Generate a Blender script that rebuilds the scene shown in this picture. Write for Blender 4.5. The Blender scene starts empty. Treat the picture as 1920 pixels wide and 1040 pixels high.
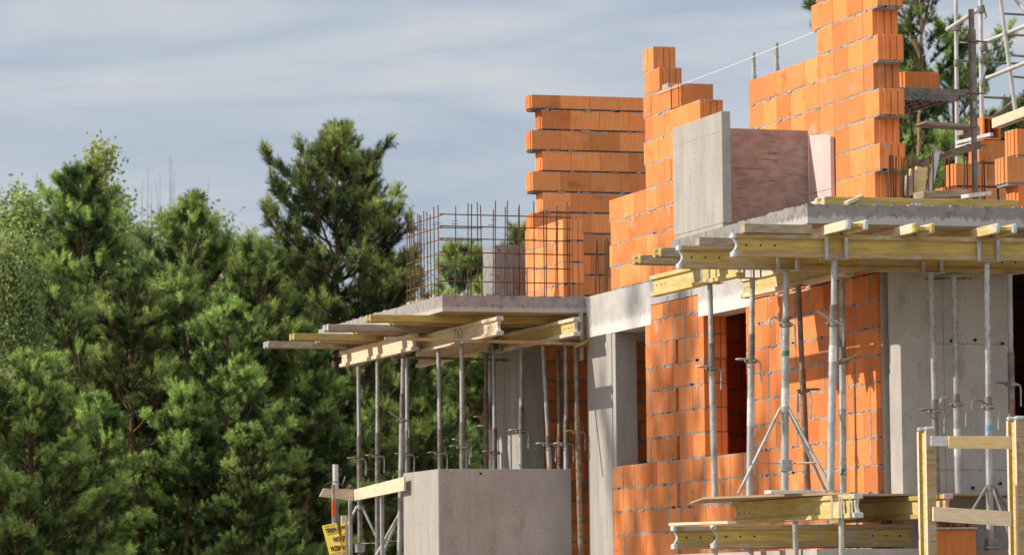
import bpy, math, random
import numpy as np
from math import radians, sin, cos, pi, atan, sqrt
from mathutils import Vector, Matrix

# ------------------------------------------------------------------ camera, sky, sun, exposure
SC = bpy.context.scene
COL = SC.collection
random.seed(7)
EYE = 1.7
YAW, ROLL, FPX = radians(17.0), 0.010, 7300.0
PITCH = atan(594 / 7300.0)
fw = Vector((sin(YAW) * cos(PITCH), cos(YAW) * cos(PITCH), sin(PITCH)))
r0 = Vector((cos(YAW), -sin(YAW), 0)); u0 = r0.cross(fw)
CR = r0 * cos(ROLL) - u0 * sin(ROLL); CU = u0 * cos(ROLL) + r0 * sin(ROLL)
EP = Vector((0, 0, EYE))
cd = bpy.data.cameras.new("camera"); cam = bpy.data.objects.new("camera", cd); COL.objects.link(cam)
cd.sensor_width = 36; cd.lens = FPX / 1920 * 36; cd.clip_start = 0.5; cd.clip_end = 3000
M = Matrix((CR, CU, -fw)).transposed().to_4x4(); M.translation = EP; cam.matrix_world = M
cd.dof.use_dof = True; cd.dof.focus_distance = 36.5; cd.dof.aperture_fstop = 5.0
SC.camera = cam

SUN = Vector((-1.0, 0.21, 0.65)).normalized()          # towards the sun
sl = bpy.data.lights.new("sun", 'SUN'); sl.energy = 4.9; sl.angle = radians(0.5); sl.color = (1.0, 0.9, 0.78)
so = bpy.data.objects.new("sun", sl); COL.objects.link(so)
so.rotation_euler = SUN.to_track_quat('Z', 'Y').to_euler(); so.location = (-20, 20, 30)

W = bpy.data.worlds.new("World"); SC.world = W; W.use_nodes = True
wn, wl = W.node_tree.nodes, W.node_tree.links
wn.clear()
wo = wn.new('ShaderNodeOutputWorld'); bg = wn.new('ShaderNodeBackground'); bg.inputs[1].default_value = 0.1
sky = wn.new('ShaderNodeTexSky'); sky.sky_type = 'NISHITA'; sky.sun_disc = False
sky.sun_elevation = math.asin(SUN.z); sky.sun_rotation = math.atan2(SUN.x, SUN.y)
tc = wn.new('ShaderNodeTexCoord')
mp = wn.new('ShaderNodeMapping'); mp.inputs['Scale'].default_value = (4.0, 4.0, 25.0)
mp.inputs['Rotation'].default_value = (0.03, -0.035, 0); mp.inputs['Location'].default_value = (3.1, 1.7, 0.45)
wl.new(tc.outputs['Generated'], mp.inputs[0])
n1 = wn.new('ShaderNodeTexNoise'); n1.inputs['Scale'].default_value = 1.7; n1.inputs['Detail'].default_value = 7
n1.inputs['Roughness'].default_value = 0.58; n1.inputs['Distortion'].default_value = 0.5
wl.new(mp.outputs[0], n1.inputs['Vector'])
cr = wn.new('ShaderNodeValToRGB')
cr.color_ramp.elements[0].position = 0.33; cr.color_ramp.elements[0].color = (4.2, 4.95, 6.1, 1)
cr.color_ramp.elements[1].position = 0.68; cr.color_ramp.elements[1].color = (7.3, 7.15, 7.1, 1)
e = cr.color_ramp.elements.new(0.5); e.color = (5.6, 6.1, 6.9, 1)
wl.new(n1.outputs[0], cr.inputs[0])
mx = wn.new('ShaderNodeMix'); mx.data_type = 'RGBA'; mx.inputs[0].default_value = 0.85
wl.new(sky.outputs[0], mx.inputs[6]); wl.new(cr.outputs[0], mx.inputs[7])
# sky scaled up behind the viewer and overhead, added to fill shaded fronts
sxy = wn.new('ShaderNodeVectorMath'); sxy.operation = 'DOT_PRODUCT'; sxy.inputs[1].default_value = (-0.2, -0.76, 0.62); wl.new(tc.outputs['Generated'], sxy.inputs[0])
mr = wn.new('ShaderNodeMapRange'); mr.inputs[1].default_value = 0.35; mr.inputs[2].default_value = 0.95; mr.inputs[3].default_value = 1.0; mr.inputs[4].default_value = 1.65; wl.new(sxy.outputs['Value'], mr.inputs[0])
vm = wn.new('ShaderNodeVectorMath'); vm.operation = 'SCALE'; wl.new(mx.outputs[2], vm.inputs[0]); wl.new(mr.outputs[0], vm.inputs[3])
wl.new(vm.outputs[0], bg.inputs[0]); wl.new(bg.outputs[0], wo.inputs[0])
vs = SC.view_settings; vs.view_transform = 'Standard'; vs.look = 'None'; vs.exposure = 0.0; vs.gamma = 1; vs.use_curve_mapping = False
SC.cycles.max_bounces = 6; SC.cycles.transparent_max_bounces = 8

# ------------------------------------------------------------------ reading positions off the survey of the site
def at(px, py, X=None, Y=None, Z=None):
    d = fw + CR * ((px - 960) / FPX) - CU * ((py - 520) / FPX)
    t = X / d.x if X is not None else (Y / d.y if Y is not None else (Z - EYE) / d.z)
    return EP + d * t

# ------------------------------------------------------------------ materials
def mat(name, col, rough=0.8, metal=0.0, col2=None, scale=6, stretch=(1, 1, 1), detail=6, lo=0.35, hi=0.65, bump=0.0, bscale=40, tint=0.0,
        col3=None, s3=3, lo3=.5, hi3=.7, st3=(1, 1, 1), trans=None, extra=None):
    m = bpy.data.materials.new(name); m.use_nodes = True
    n, l = m.node_tree.nodes, m.node_tree.links
    b = n['Principled BSDF']; b.inputs['Roughness'].default_value = rough; b.inputs['Metallic'].default_value = metal
    try: b.inputs['Specular IOR Level'].default_value = 0.3
    except Exception: pass
    geo = n.new('ShaderNodeNewGeometry')
    c4 = lambda c: (c[0], c[1], c[2], 1)
    def noise(sc, st, det=6):
        mpn = n.new('ShaderNodeMapping'); mpn.inputs['Scale'].default_value = st; l.new(geo.outputs['Position'], mpn.inputs[0])
        t = n.new('ShaderNodeTexNoise'); t.inputs['Scale'].default_value = sc; t.inputs['Detail'].default_value = det
        l.new(mpn.outputs[0], t.inputs['Vector']); return t.outputs[0]
    def ramp(src, a, bb, smooth=True):
        r = n.new('ShaderNodeMapRange'); r.inputs[1].default_value = a; r.inputs[2].default_value = bb
        r.interpolation_type = 'SMOOTHSTEP'; l.new(src, r.inputs[0]); return r.outputs[0]
    def mix(f, a, bb, mode='MIX'):
        x = n.new('ShaderNodeMix'); x.data_type = 'RGBA'; x.blend_type = mode
        for s, v in ((0, f), (6, a), (7, bb)):
            if hasattr(v, 'links') or hasattr(v, 'is_linked'): l.new(v, x.inputs[s])
            elif s == 0: x.inputs[0].default_value = v
            else: x.inputs[s].default_value = c4(v)
        return x.outputs[2]
    out = None
    if col2: out = mix(ramp(noise(scale, stretch, detail), lo, hi), col, col2)
    if col3: out = mix(ramp(noise(s3, st3, 8), lo3, hi3), out if out else col, col3)
    if tint:
        a = n.new('ShaderNodeAttribute'); a.attribute_name = 'tint'
        r = n.new('ShaderNodeMapRange'); r.inputs[3].default_value = 1 - tint; r.inputs[4].default_value = 1 + tint
        l.new(a.outputs['Fac'], r.inputs[0])
        sc = n.new('ShaderNodeVectorMath'); sc.operation = 'SCALE'
        if out: l.new(out, sc.inputs[0])
        else: sc.inputs[0].default_value = col
        l.new(r.outputs[0], sc.inputs[3]); out = sc.outputs[0]
    if extra: out = extra(n, l, geo, noise, ramp, mix, out if out else col)
    if out: l.new(out, b.inputs['Base Color'])
    else: b.inputs['Base Color'].default_value = c4(col)
    if bump:
        bp = n.new('ShaderNodeBump'); bp.inputs['Strength'].default_value = bump; bp.inputs['Distance'].default_value = 0.01
        l.new(noise(bscale, stretch, 5), bp.inputs['Height']); l.new(bp.outputs[0], b.inputs['Normal'])
    if trans:
        tr = n.new('ShaderNodeBsdfTranslucent'); ms = n.new('ShaderNodeMixShader'); ms.inputs[0].default_value = trans
        if out: l.new(out, tr.inputs[0])
        else: tr.inputs[0].default_value = c4(col)
        o = n['Material Output']; l.new(b.outputs[0], ms.inputs[1]); l.new(tr.outputs[0], ms.inputs[2]); l.new(ms.outputs[0], o.inputs[0])
    return m

def brick_extra(z0):
    def f(n, l, geo, noise, ramp, mix, out):
        # mortar smeared over the blocks along the bed joints
        sp = n.new('ShaderNodeSeparateXYZ'); l.new(geo.outputs['Position'], sp.inputs[0])
        def m(op, a, b=None, c=None):
            x = n.new('ShaderNodeMath'); x.operation = op
            for i, v in enumerate((a, b, c)):
                if v is None: continue
                if hasattr(v, 'is_linked'): l.new(v, x.inputs[i])
                else: x.inputs[i].default_value = v
            return x.outputs[0]
        z = m('SUBTRACT', sp.outputs[2], z0); z = m('DIVIDE', z, 0.25); z = m('FRACT', m('ADD', z, 0.5))
        d = m('ABSOLUTE', m('SUBTRACT', z, 0.5))                 # 0 at the joint, 0.5 mid-block
        nn = noise(9, (1, 1, 1.6), 5)
        v = m('SUBTRACT', m('MULTIPLY', nn, 0.62), m('ADD', d, 0.3))
        k = ramp(v, -0.015, 0.03)
        o = mix(k, out, (0.38, 0.34, 0.315))
        big = ramp(noise(2.3, (1, 1, 1.4), 4), 0.62, 0.78)        # dried grout haze
        hz = m('MULTIPLY', big, 0.42)
        return mix(hz, o, (0.80, 0.52, 0.40))
    return f
def slab_extra(zb, h, lightc):
    def f(n, l, geo, noise, ramp, mix, out):
        sp = n.new('ShaderNodeSeparateXYZ'); l.new(geo.outputs['Position'], sp.inputs[0])
        a = n.new('ShaderNodeMath'); a.operation = 'SUBTRACT'; l.new(sp.outputs[2], a.inputs[0]); a.inputs[1].default_value = zb
        b = n.new('ShaderNodeMath'); b.operation = 'DIVIDE'; l.new(a.outputs[0], b.inputs[0]); b.inputs[1].default_value = h
        nn = noise(30, (1, 1, 0.3), 8)
        s = n.new('ShaderNodeMath'); s.operation = 'MULTIPLY'; l.new(nn, s.inputs[0]); s.inputs[1].default_value = 2.0
        c = n.new('ShaderNodeMath'); c.operation = 'SUBTRACT'; l.new(s.outputs[0], c.inputs[0]); l.new(b.outputs[0], c.inputs[1])
        return mix(ramp(c.outputs[0], -0.22, 0.25), out, lightc)
    return f
BR = dict(rough=0.85, col2=(0.66, 0.195, 0.048), scale=14, stretch=(7, 7, 0.3), lo=0.3, hi=0.75, bump=0.2, bscale=45, col3=(0.50, 0.155, 0.045), s3=3.2, st3=(1, 1, 1.5), lo3=.56, hi3=.8, tint=0.24)
def hue(n, l, geo, noise, ramp, mix, out):
    a = n.new('ShaderNodeAttribute'); a.attribute_name = 'tint'
    def m(op, x, y):
        q = n.new('ShaderNodeMath'); q.operation = op; l.new(x, q.inputs[0]); q.inputs[1].default_value = y; return q.outputs[0]
    f = m('FRACT', m('MULTIPLY', a.outputs['Fac'], 7.31), 0)
    o = mix(ramp(f, 0.0, 0.35), (1.0, 1.10, 1.25), (1, 1, 1)); o2 = mix(ramp(f, .75, 1.0), o, (.97, .86, .86))
    return mix(1.0, out, o2, 'MULTIPLY')
_be = brick_extra
def brick_extra(z0):
    g_ = _be(z0)
    return lambda n, l, geo, noise, ramp, mix, out: g_(n, l, geo, noise, ramp, mix, hue(n, l, geo, noise, ramp, mix, out))
M_brickU = mat("clay_block_upper", (0.77, 0.295, 0.10), extra=brick_extra(5.02), **BR)
M_brickL = mat("clay_block_lower", (0.71, 0.25, 0.085), extra=brick_extra(2.087), **BR)
M_brick = mat("clay_block_plain", (0.74, 0.28, 0.09), **BR)
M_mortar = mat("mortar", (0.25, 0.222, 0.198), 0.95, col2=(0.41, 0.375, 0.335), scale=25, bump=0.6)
def PORES(n, l, geo, noise, ramp, mix, out):
    v = n.new('ShaderNodeTexVoronoi'); v.inputs['Scale'].default_value = 26; l.new(geo.outputs['Position'], v.inputs['Vector'])
    v2 = n.new('ShaderNodeMath'); v2.operation = 'ADD'; l.new(v.outputs['Distance'], v2.inputs[0]); l.new(ramp(noise(5, (1, 1, 1), 3), .42, .62), v2.inputs[1])
    inv = n.new('ShaderNodeMath'); inv.operation = 'SUBTRACT'; inv.inputs[0].default_value = 1.0; l.new(ramp(v2.outputs[0], .10, .2), inv.inputs[1])
    o = mix(inv.outputs[0], out, (0.12, 0.11, 0.10))
    fine = ramp(noise(38, (1, 1, 1), 6), .35, .75)
    return mix(.13, o, mix(fine, (.22, .2, .185), (.56, .53, .48)))
M_mortarD = mat("dark_mortar", (0.085, 0.075, 0.07), 0.95, col2=(0.15, 0.135, 0.125), scale=20, bump=.5)  # darker mortar for the joints of the back and stepped walls
M_conc = mat("concrete", (0.36, 0.335, 0.30), 0.9, col2=(0.42, 0.395, 0.355), scale=2.0, stretch=(2.5, 2.5, .5), extra=PORES, col3=(0.29, 0.27, 0.245), s3=7, st3=(3.5, 3.5, .35), lo3=.56, hi3=.72, bump=0.35, bscale=60)
M_concD = mat("paler_concrete", (0.40, 0.375, 0.345), 0.9, col2=(0.47, 0.44, 0.41), scale=3, stretch=(1.5, 1.5, .7), extra=PORES, col3=(0.29, 0.26, 0.235), s3=2.5, st3=(2.2, 2.2, .7), lo3=.54, hi3=.8, bump=0.4, bscale=60)  # paler than the plain concrete, with broader blotches
M_slab = mat("slab_concrete", (0.30, 0.27, 0.26), 0.9, col2=(0.36, 0.33, 0.31), scale=9, col3=(0.22, 0.2, 0.19), s3=14, bump=0.4, bscale=70, extra=slab_extra(4.84, .05, (0.47, 0.44, 0.41)))
M_slabR = mat("slab_concrete_right", (0.24, 0.225, 0.21), 0.9, col2=(0.30, 0.28, 0.265), scale=9, col3=(0.17, 0.155, 0.15), s3=14, bump=0.4, bscale=70, extra=slab_extra(4.85, .062, (0.45, 0.43, 0.41)))
M_ring = mat("ring_beam_concrete", (0.42, 0.4, 0.38), 0.9, col2=(0.50, 0.48, 0.45), scale=4, col3=(0.28, 0.26, 0.25), s3=10, st3=(2, 2, .8), lo3=.6, hi3=.75, bump=0.4, bscale=60, extra=slab_extra(4.55, .13, (0.64, 0.62, 0.59)))
M_concS = mat("joint_concrete", (0.22, 0.20, 0.18), 0.95)
M_foam = mat("pink_insulation", (0.66, 0.55, 0.515), 0.9, col2=(0.61, 0.49, 0.455), scale=5, bump=.2)
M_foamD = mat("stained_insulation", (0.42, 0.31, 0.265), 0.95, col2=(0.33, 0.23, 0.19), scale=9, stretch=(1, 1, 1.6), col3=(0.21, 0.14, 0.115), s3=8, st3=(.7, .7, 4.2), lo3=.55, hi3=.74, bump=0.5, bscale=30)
M_yel = mat("yellow_timber", (0.50, 0.36, 0.10), 0.7, col2=(0.34, 0.235, 0.075), scale=9, stretch=(.6, .6, 6), lo=.35, hi=.75, tint=.12, col3=(0.40, 0.35, 0.26), s3=5, lo3=.55, hi3=.68, bump=.15)
M_yelB = mat("bright_yellow_timber", (0.63, 0.50, 0.21), 0.7, col2=(0.50, 0.38, 0.14), scale=8, stretch=(.7, .7, 6), col3=(0.6, 0.54, 0.40), s3=6, lo3=.55, hi3=.7, bump=.15)
M_fl = mat("flange_timber", (0.46, 0.325, 0.15), 0.8, col2=(0.28, 0.19, 0.10), scale=8, stretch=(.6, .6, 7), lo=.35, hi=.75, col3=(0.42, 0.37, 0.30), s3=6, lo3=.52, hi3=.66, bump=.2)
M_grey = mat("weathered_timber", (0.42, 0.345, 0.25), 0.85, col2=(0.30, 0.23, 0.16), scale=8, stretch=(1, 1, 6), bump=.3)
M_pale = mat("pale_timber", (0.76, 0.63, 0.46), 0.8, col2=(0.64, 0.5, 0.34), scale=8, stretch=(1, 1, 8), bump=.2)
M_pine = mat("fresh_timber", (0.84, 0.62, 0.30), 0.7, col2=(0.76, 0.53, 0.23), scale=8, stretch=(1, 1, 8), bump=.15)
M_pineP = mat("planed_timber", (0.86, 0.70, 0.48), 0.7, col2=(0.76, 0.58, 0.37), scale=8, stretch=(1, 1, 8), bump=.15)
M_ply = mat("plywood", (0.40, 0.30, 0.18), 0.7, col2=(0.32, 0.23, 0.13), scale=3)
M_cap = mat("beam_end_plastic", (0.55, 0.56, 0.53), 0.5, col2=(0.42, 0.44, 0.42), scale=30)
M_capB = mat("blue_end_plastic", (0.40, 0.47, 0.53), 0.5, col2=(0.62, 0.64, 0.64), scale=22)
M_capY = mat("yellow_end_plastic", (0.62, 0.52, 0.16), 0.5, col2=(0.4, 0.34, 0.14), scale=30)
M_galv = mat("galvanised_steel", (0.46, 0.465, 0.45), 0.5, 0.35, col2=(0.30, 0.29, 0.265), scale=13, stretch=(1, 1, .5), lo=.4, hi=.7, col3=(0.62, 0.62, .6), s3=25, lo3=.62, hi3=.7, bump=.1)
M_galvD = mat("dull_steel", (0.27, 0.25, 0.22), 0.6, 0.3, col2=(0.18, 0.155, 0.13), scale=12)
M_rustS = mat("rusty_steel", (0.17, 0.115, 0.08), 0.8, 0.1, col2=(0.30, 0.22, 0.15), scale=20)
M_rebar = mat("rusted_rebar", (0.095, 0.048, 0.03), 0.85, col2=(0.16, 0.075, 0.035), scale=6, bump=.5, bscale=120)
M_rebarY = mat("orange_rebar", (0.34, 0.155, 0.045), 0.85, col2=(0.22, 0.09, 0.035), scale=8)
M_black = mat("hole_black", (0.012, 0.011, 0.01), 0.9)
M_green = mat("green_paint", (0.04, 0.22, 0.11), 0.6, col2=(0.42, 0.43, 0.41), scale=18, lo=.42, hi=.52)
M_greenD = mat("faded_green_paint", (0.05, 0.14, 0.07), 0.7, col2=(0.22, 0.21, 0.19), scale=30)
M_mint = mat("mint_paint", (0.25, 0.55, 0.45), 0.5)
M_orange = mat("orange_paint", (0.75, 0.13, 0.03), 0.5)
M_red = mat("red_paint", (0.4, 0.03, 0.02), 0.5, col2=(0.22, 0.2, 0.17), scale=16, lo=.42, hi=.55)
M_blue = mat("blue_paint", (0.17, 0.34, 0.52), 0.5, col2=(0.42, 0.43, 0.42), scale=16, lo=.48, hi=.6)
M_white = mat("white_paint", (0.7, 0.7, 0.68), 0.6, col2=(0.55, 0.55, .53), scale=30)
M_pinkp = mat("pink_stained_timber", (0.62, 0.4, 0.38), 0.8)
M_sign = mat("yellow_sign_sheet", (0.93, 0.68, 0.12), 0.45)
M_signB = mat("bent_sign_back", (0.45, 0.18, 0.03), 0.6)
M_ink = mat("black_ink", (0.02, 0.018, 0.015), 0.6)
M_alu = mat("scaffold_tube", (0.60, 0.59, 0.55), 0.5, 0.25, col2=(0.48, 0.46, 0.42), scale=7)
M_string = mat("mason_line", (0.8, 0.78, 0.7), 0.8)
M_moss = mat("moss", (0.16, 0.20, 0.02), 0.9)
M_debris = mat("mortar_debris", (0.10, 0.05, 0.025), 0.95, col2=(0.3, 0.13, 0.05), scale=40)
M_rubble = mat("pale_rubble", (0.60, 0.50, 0.40), 0.9, col2=(0.42, 0.34, .26), scale=9)
M_tape = mat("white_tape", (0.8, 0.8, 0.78), 0.5)

# ------------------------------------------------------------------ mesh builder
class MB:
    def __init__(s, *mats): s.v = []; s.f = []; s.m = []; s.t = []; s.mats = list(mats); s.sm = []
    def mi(s, m):
        if m not in s.mats: s.mats.append(m)
        return s.mats.index(m)
    def poly(s, vs, fs, m=None, tint=None, smooth=False):
        o = len(s.v); s.v += [tuple(p) for p in vs]; k = s.mi(m) if m else 0
        t = random.random() if tint is None else tint
        for f in fs: s.f.append([i + o for i in f]); s.m.append(k); s.t.append(t); s.sm.append(smooth)
        return s
    def box(s, a, b, m=None, tint=None, j=0.0):
        x0, y0, z0 = [min(a[i], b[i]) for i in range(3)]; x1, y1, z1 = [max(a[i], b[i]) for i in range(3)]
        V = [(x0, y0, z0), (x1, y0, z0), (x1, y1, z0), (x0, y1, z0), (x0, y0, z1), (x1, y0, z1), (x1, y1, z1), (x0, y1, z1)]
        if j: V = [tuple(c + random.uniform(-j, j) for c in p) for p in V]
        return s.poly(V, [(3, 2, 1, 0), (4, 5, 6, 7), (0, 1, 5, 4), (1, 2, 6, 5), (2, 3, 7, 6), (3, 0, 4, 7)], m, tint)
    def prism(s, pts, axis, a, b, m=None, tint=None):
        """pts: 2-D outline; axis 0/1/2 = extrusion axis; a,b the extent. outline coordinates are the two other axes in order"""
        def P(u, v, w):
            return (w, u, v) if axis == 0 else ((u, w, v) if axis == 1 else (u, v, w))
        n = len(pts); V = [P(p[0], p[1], a) for p in pts] + [P(p[0], p[1], b) for p in pts]
        F = [list(range(n))[::-1], [i + n for i in range(n)]] + [(i, (i + 1) % n, (i + 1) % n + n, i + n) for i in range(n)]
        return s.poly(V, F, m, tint)
    def tube(s, path, r, n=10, m=None, tint=None, cap=True, r2=None):
        path = [Vector(p) for p in path]; V = []; F = []; N = len(path); up = None
        for i, p in enumerate(path):
            d = (path[min(i + 1, N - 1)] - path[max(i - 1, 0)]).normalized()
            if up is None: up = Vector((0, 0, 1)) if abs(d.z) < .9 else Vector((1, 0, 0))
            a = d.cross(up).normalized(); b = a.cross(d).normalized(); up = b
            rr = r if r2 is None else r + (r2 - r) * i / (N - 1)
            for k in range(n):
                t = 2 * pi * k / n; V.append(p + a * cos(t) * rr + b * sin(t) * rr)
        for i in range(N - 1):
            for k in range(n): F.append((i * n + k, i * n + (k + 1) % n, (i + 1) * n + (k + 1) % n, (i + 1) * n + k))
        s.poly(V, F, m, tint, True)
        if cap: s.poly(V[:n], [list(range(n))[::-1]], m, tint); s.poly(V[-n:], [list(range(n))], m, tint)
        return s
    def bar(s, a, b, w, h, m=None, up=(0, 0, 1), tint=None):
        a, b = Vector(a), Vector(b); d = (b - a).normalized(); u = Vector(up); x = d.cross(u).normalized() * w / 2; y = x.cross(d).normalized() * h / 2
        V = [a - x - y, a + x - y, a + x + y, a - x + y, b - x - y, b + x - y, b + x + y, b - x + y]
        return s.poly(V, [(3, 2, 1, 0), (4, 5, 6, 7), (0, 1, 5, 4), (1, 2, 6, 5), (2, 3, 7, 6), (3, 0, 4, 7)], m, tint)
    def build(s, name, parent=None, bevel=0.0, fix=True):
        me = bpy.data.meshes.new(name); org = parent['_o'] if parent is not None and '_o' in parent else (0, 0, 0)
        org = Vector(org)
        me.from_pydata([tuple(Vector(p) - org) for p in s.v], [], s.f)
        for m in s.mats: me.materials.append(m)
        me.polygons.foreach_set('material_index', s.m); me.polygons.foreach_set('use_smooth', s.sm)
        at_ = me.attributes.new('tint', 'FLOAT', 'FACE'); at_.data.foreach_set('value', s.t)
        if fix:
            import bmesh
            bm = bmesh.new(); bm.from_mesh(me); bmesh.ops.recalc_face_normals(bm, faces=bm.faces); bm.to_mesh(me); bm.free()
        me.update()
        o = bpy.data.objects.new(name, me); COL.objects.link(o)
        if parent is not None: o.parent = parent
        if bevel:
            bv = o.modifiers.new('bevel', 'BEVEL'); bv.width = bevel; bv.segments = 1; bv.limit_method = 'ANGLE'
        o['_o'] = tuple(org)
        return o

def tag(o, label=None, cat=None, group=None, kind=None):
    if label: o['label'] = label
    if cat: o['category'] = cat
    if group: o['group'] = group
    if kind: o['kind'] = kind
    return o
def thing(name, loc, label, cat, group=None):
    o = bpy.data.objects.new(name, None); COL.objects.link(o); o.location = loc; o['_o'] = tuple(loc); o.empty_display_size = .1
    return tag(o, label, cat, group)

# ------------------------------------------------------------------ ground
def struct(name, mb): return tag(mb.build(name, fix=False), kind='structure')
M_ground = mat("sandy_ground", (0.36, 0.29, 0.20), 0.95, col2=(0.28, 0.22, 0.14), scale=.3, col3=(0.33, .28, .2), s3=2, bump=.5, bscale=4)
g = MB(M_ground); g.poly([(-900, -300, 0), (900, -300, 0), (900, 1500, 0), (-900, 1500, 0)], [(0, 1, 2, 3)]); struct('ground', g)

# ------------------------------------------------------------------ the building
FL2 = 5.02; C0 = 2.087; XW = 13.54
house = thing('house_under_construction', (XW, 32, 0), 'unfinished house of orange clay blocks and grey concrete, no roof yet', 'building')

TG = [(0, 0), (.047, 0), (.047, -.014), (.104, -.014), (.104, 0), (.118, 0), (.118, -.014), (.172, -.014), (.172, 0), (.186, 0), (.186, -.014), (.232, -.014), (.232, 0), (.25, 0)]
def block(mb, axis, p, q, c, z0, z1, tongue=False, th=.25, m=None):
    """one clay block; the wall runs along `axis`, the block spans p..q on it and c..c+th across"""
    t = random.random(); e = random.uniform(-.0025, .0025); c += e
    if tongue:
        pts = [(c + u * th / .25, p + d + .014) for u, d in TG] + [(c + th, q), (c, q)]
    else: pts = [(c, p), (c + th, p), (c + th, q), (c, q)]
    if axis == 'X': pts = [(b, a) for a, b in pts]
    mb.prism(pts, 2, z0, z1, m, t)
def course(mb, mm, axis, a, b, c, z, h=.25, off=0.0, tongue=True, th=.25, bed=True, L=.375):
    bh = .014 if axis == 'Y' else .022; p = a; first = True
    if bed and h > .1:
        i = .0025 if axis == 'Y' else .014
        if axis == 'Y': mm.box((c + i, a + .02, z - .004), (c + th - i, b - .01, z + bh + .003))
        else: mm.box((a + .02, c + i, z - .004), (b - .01, c + th - i, z + bh + .003))
    z += bh if bed else 0; h -= bh if bed else 0
    while p < b - .02:
        q = p + (L if not (first and off) else off)
        if b - q < .06: q = b
        q = min(q, b)
        block(mb, axis, p, q - (.0035 if q < b else 0), c, z, z + h, tongue and first, th)
        p = q; first = False
def smear(mm, axis, c, p, z, w, h, side=-1):
    """a dab of mortar squeezed out against the face of a wall"""
    n = 9; o = []
    for k in range(n):
        t = 2 * pi * k / n; r = random.uniform(.6, 1.1)
        o.append((p + cos(t) * w * r, z + sin(t) * h * r))
    d0, d1 = (c - .006, c + .004)
    mm.prism(o, 0 if axis == 'Y' else 1, d0, d1, M_mortar)
def smears(mm, axis, c, a, b, z, dens=3.0):
    for _ in range(int((b - a) * dens * random.uniform(.6, 1.3))):
        smear(mm, axis, c, random.uniform(a + .05, b - .05), z + .005 + random.uniform(-.006, .006), random.uniform(.02, .08), random.uniform(.007, .02))

# --- main wall, upper floor (left pier, then the tower)
def wall_part(name, mat_, fn, label=None, mort=None):
    b = MB(mat_); mm = MB(mort or M_mortar); fn(b, mm)
    o = b.build(name, house, bevel=.0)
    if label: o['label'] = label
    mo = mm.build('mortar', o); return o
def upper_left(b, mm):
    near = {0: 36.16, 1: 36.16, 2: 36.16, 3: 36.16, 4: 37.60, 5: 37.60, 6: 37.58, 8: 38.83, 9: 39.03}
    for k in range(0, 10):
        z = FL2 + .25 * k; far = 40.57 if k < 4 else 39.36
        far += .04 * (k % 2) - .02
        if k == 7: course(b, mm, 'Y', 38.50, far, XW, z, off=.26, tongue=False)
        else: course(b, mm, 'Y', near[k], far, XW, z, off=(.2 if k % 2 else 0), tongue=k >= 6)
        smears(mm, 'Y', XW, max(near.get(k, 38.5), 37.5), far, z, 3)
    # the block laid across the wall at the step and dark pockets left for toothing
    block(b, 'X', XW, XW + .375, 38.22, FL2 + 1.76, FL2 + 2.0, True)
upper_left_wall = wall_part('brick_wall', M_brickU, upper_left, 'stepped wall of pale orange blocks left of the concrete panel')
pk = MB(M_brick)
for k in (0, 2, 4):
    z = FL2 + .25 * k
    pk = MB(M_brick); pk.box((XW - .004, 38.50, z + .015), (XW + .01, 38.555, z + .235), M_brick, .1); pk.build('pocket', upper_left_wall)

def tower(b, mm):
    for k in range(0, 15):
        z = FL2 + .25 * k; a = 32.76 + (.125 if k % 2 else 0)
        far = 36.15 if k < 7 else (34.29 if k < 9 or k % 2 else 34.20)
        if k == 8: far = 34.42
        course(b, mm, 'Y', a, far, XW, z, off=(.25 if k % 2 else 0))
        smears(mm, 'Y', XW, 34.2 if k < 7 else a, far, z, 3.5)
        mm.box((XW + .02, a + .03, z - .012), (XW + .22, a + .2, z + .014))
        for _ in range(3): smear(mm, 'X', a + .016, XW + random.uniform(.03, .22), z + .004, .03, .012)
wall_part('brick_wall', M_brickU, tower, 'tall narrow tower of orange blocks with toothed near end')
# small concrete packer on the left wall, window opening between
pc = MB(M_conc); pc.box((XW + .02, 38.64, FL2 + 2.004), (XW + .17, 38.84, FL2 + 2.06), j=.004); pc.build('concrete_packer', house)

# --- back wall and the low pier of the far corner, upper floor
def backw(b, mm):
    Y = 44.5; XL = 13.862
    for k in range(0, 11):
        z = FL2 + .25 * k; h = .25 if k < 10 else .18
        a = XL + (.125 if k % 2 else 0)
        course(b, mm, 'X', a, 15.55, Y, z, h, off=0)
        smears(mm, 'X', Y, a, 15.6, z, 4)
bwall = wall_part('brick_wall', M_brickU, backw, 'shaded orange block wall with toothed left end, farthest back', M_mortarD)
for o_ in list(bwall.children): pass
def pier(b, mm):
    X = 13.69
    for k in range(4):
        z = FL2 + .25 * k
        course(b, mm, 'Y', 42.73, 44.22, X, z, off=(.2 if k % 2 else 0)); smears(mm, 'Y', X, 42.8, 44.2, z, 3)
        for _ in range(4): smear(mm, 'X', 42.75, X + random.uniform(.03, .22), z + .004, .04, .018)
    for k in range(4):
        for u in (.08, .14, .2): b.box((X + u - .005, 42.735, FL2 + .25 * k + .04), (X + u + .005, 42.74, FL2 + .25 * k + .23), M_black)
wall_part('brick_wall', M_brickU, pier, 'low block pier behind the reinforcement mesh')
p1 = at(928, 556, Y=45.2); p2 = at(990, 460, Y=45.2)
cb = MB(M_slabR); cb.box((p1.x, 45.2, FL2 - .1), (p2.x + .2, 45.7, p2.z), j=.004); cb.tube([(p1.x + .06, 45.197, p2.z - .06), (p1.x + .06, 45.25, p2.z - .06)], .012, 8, M_black)
tag(cb.build('concrete_upstand', house, .006), 'small shaded concrete upstand behind the mesh')

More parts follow.
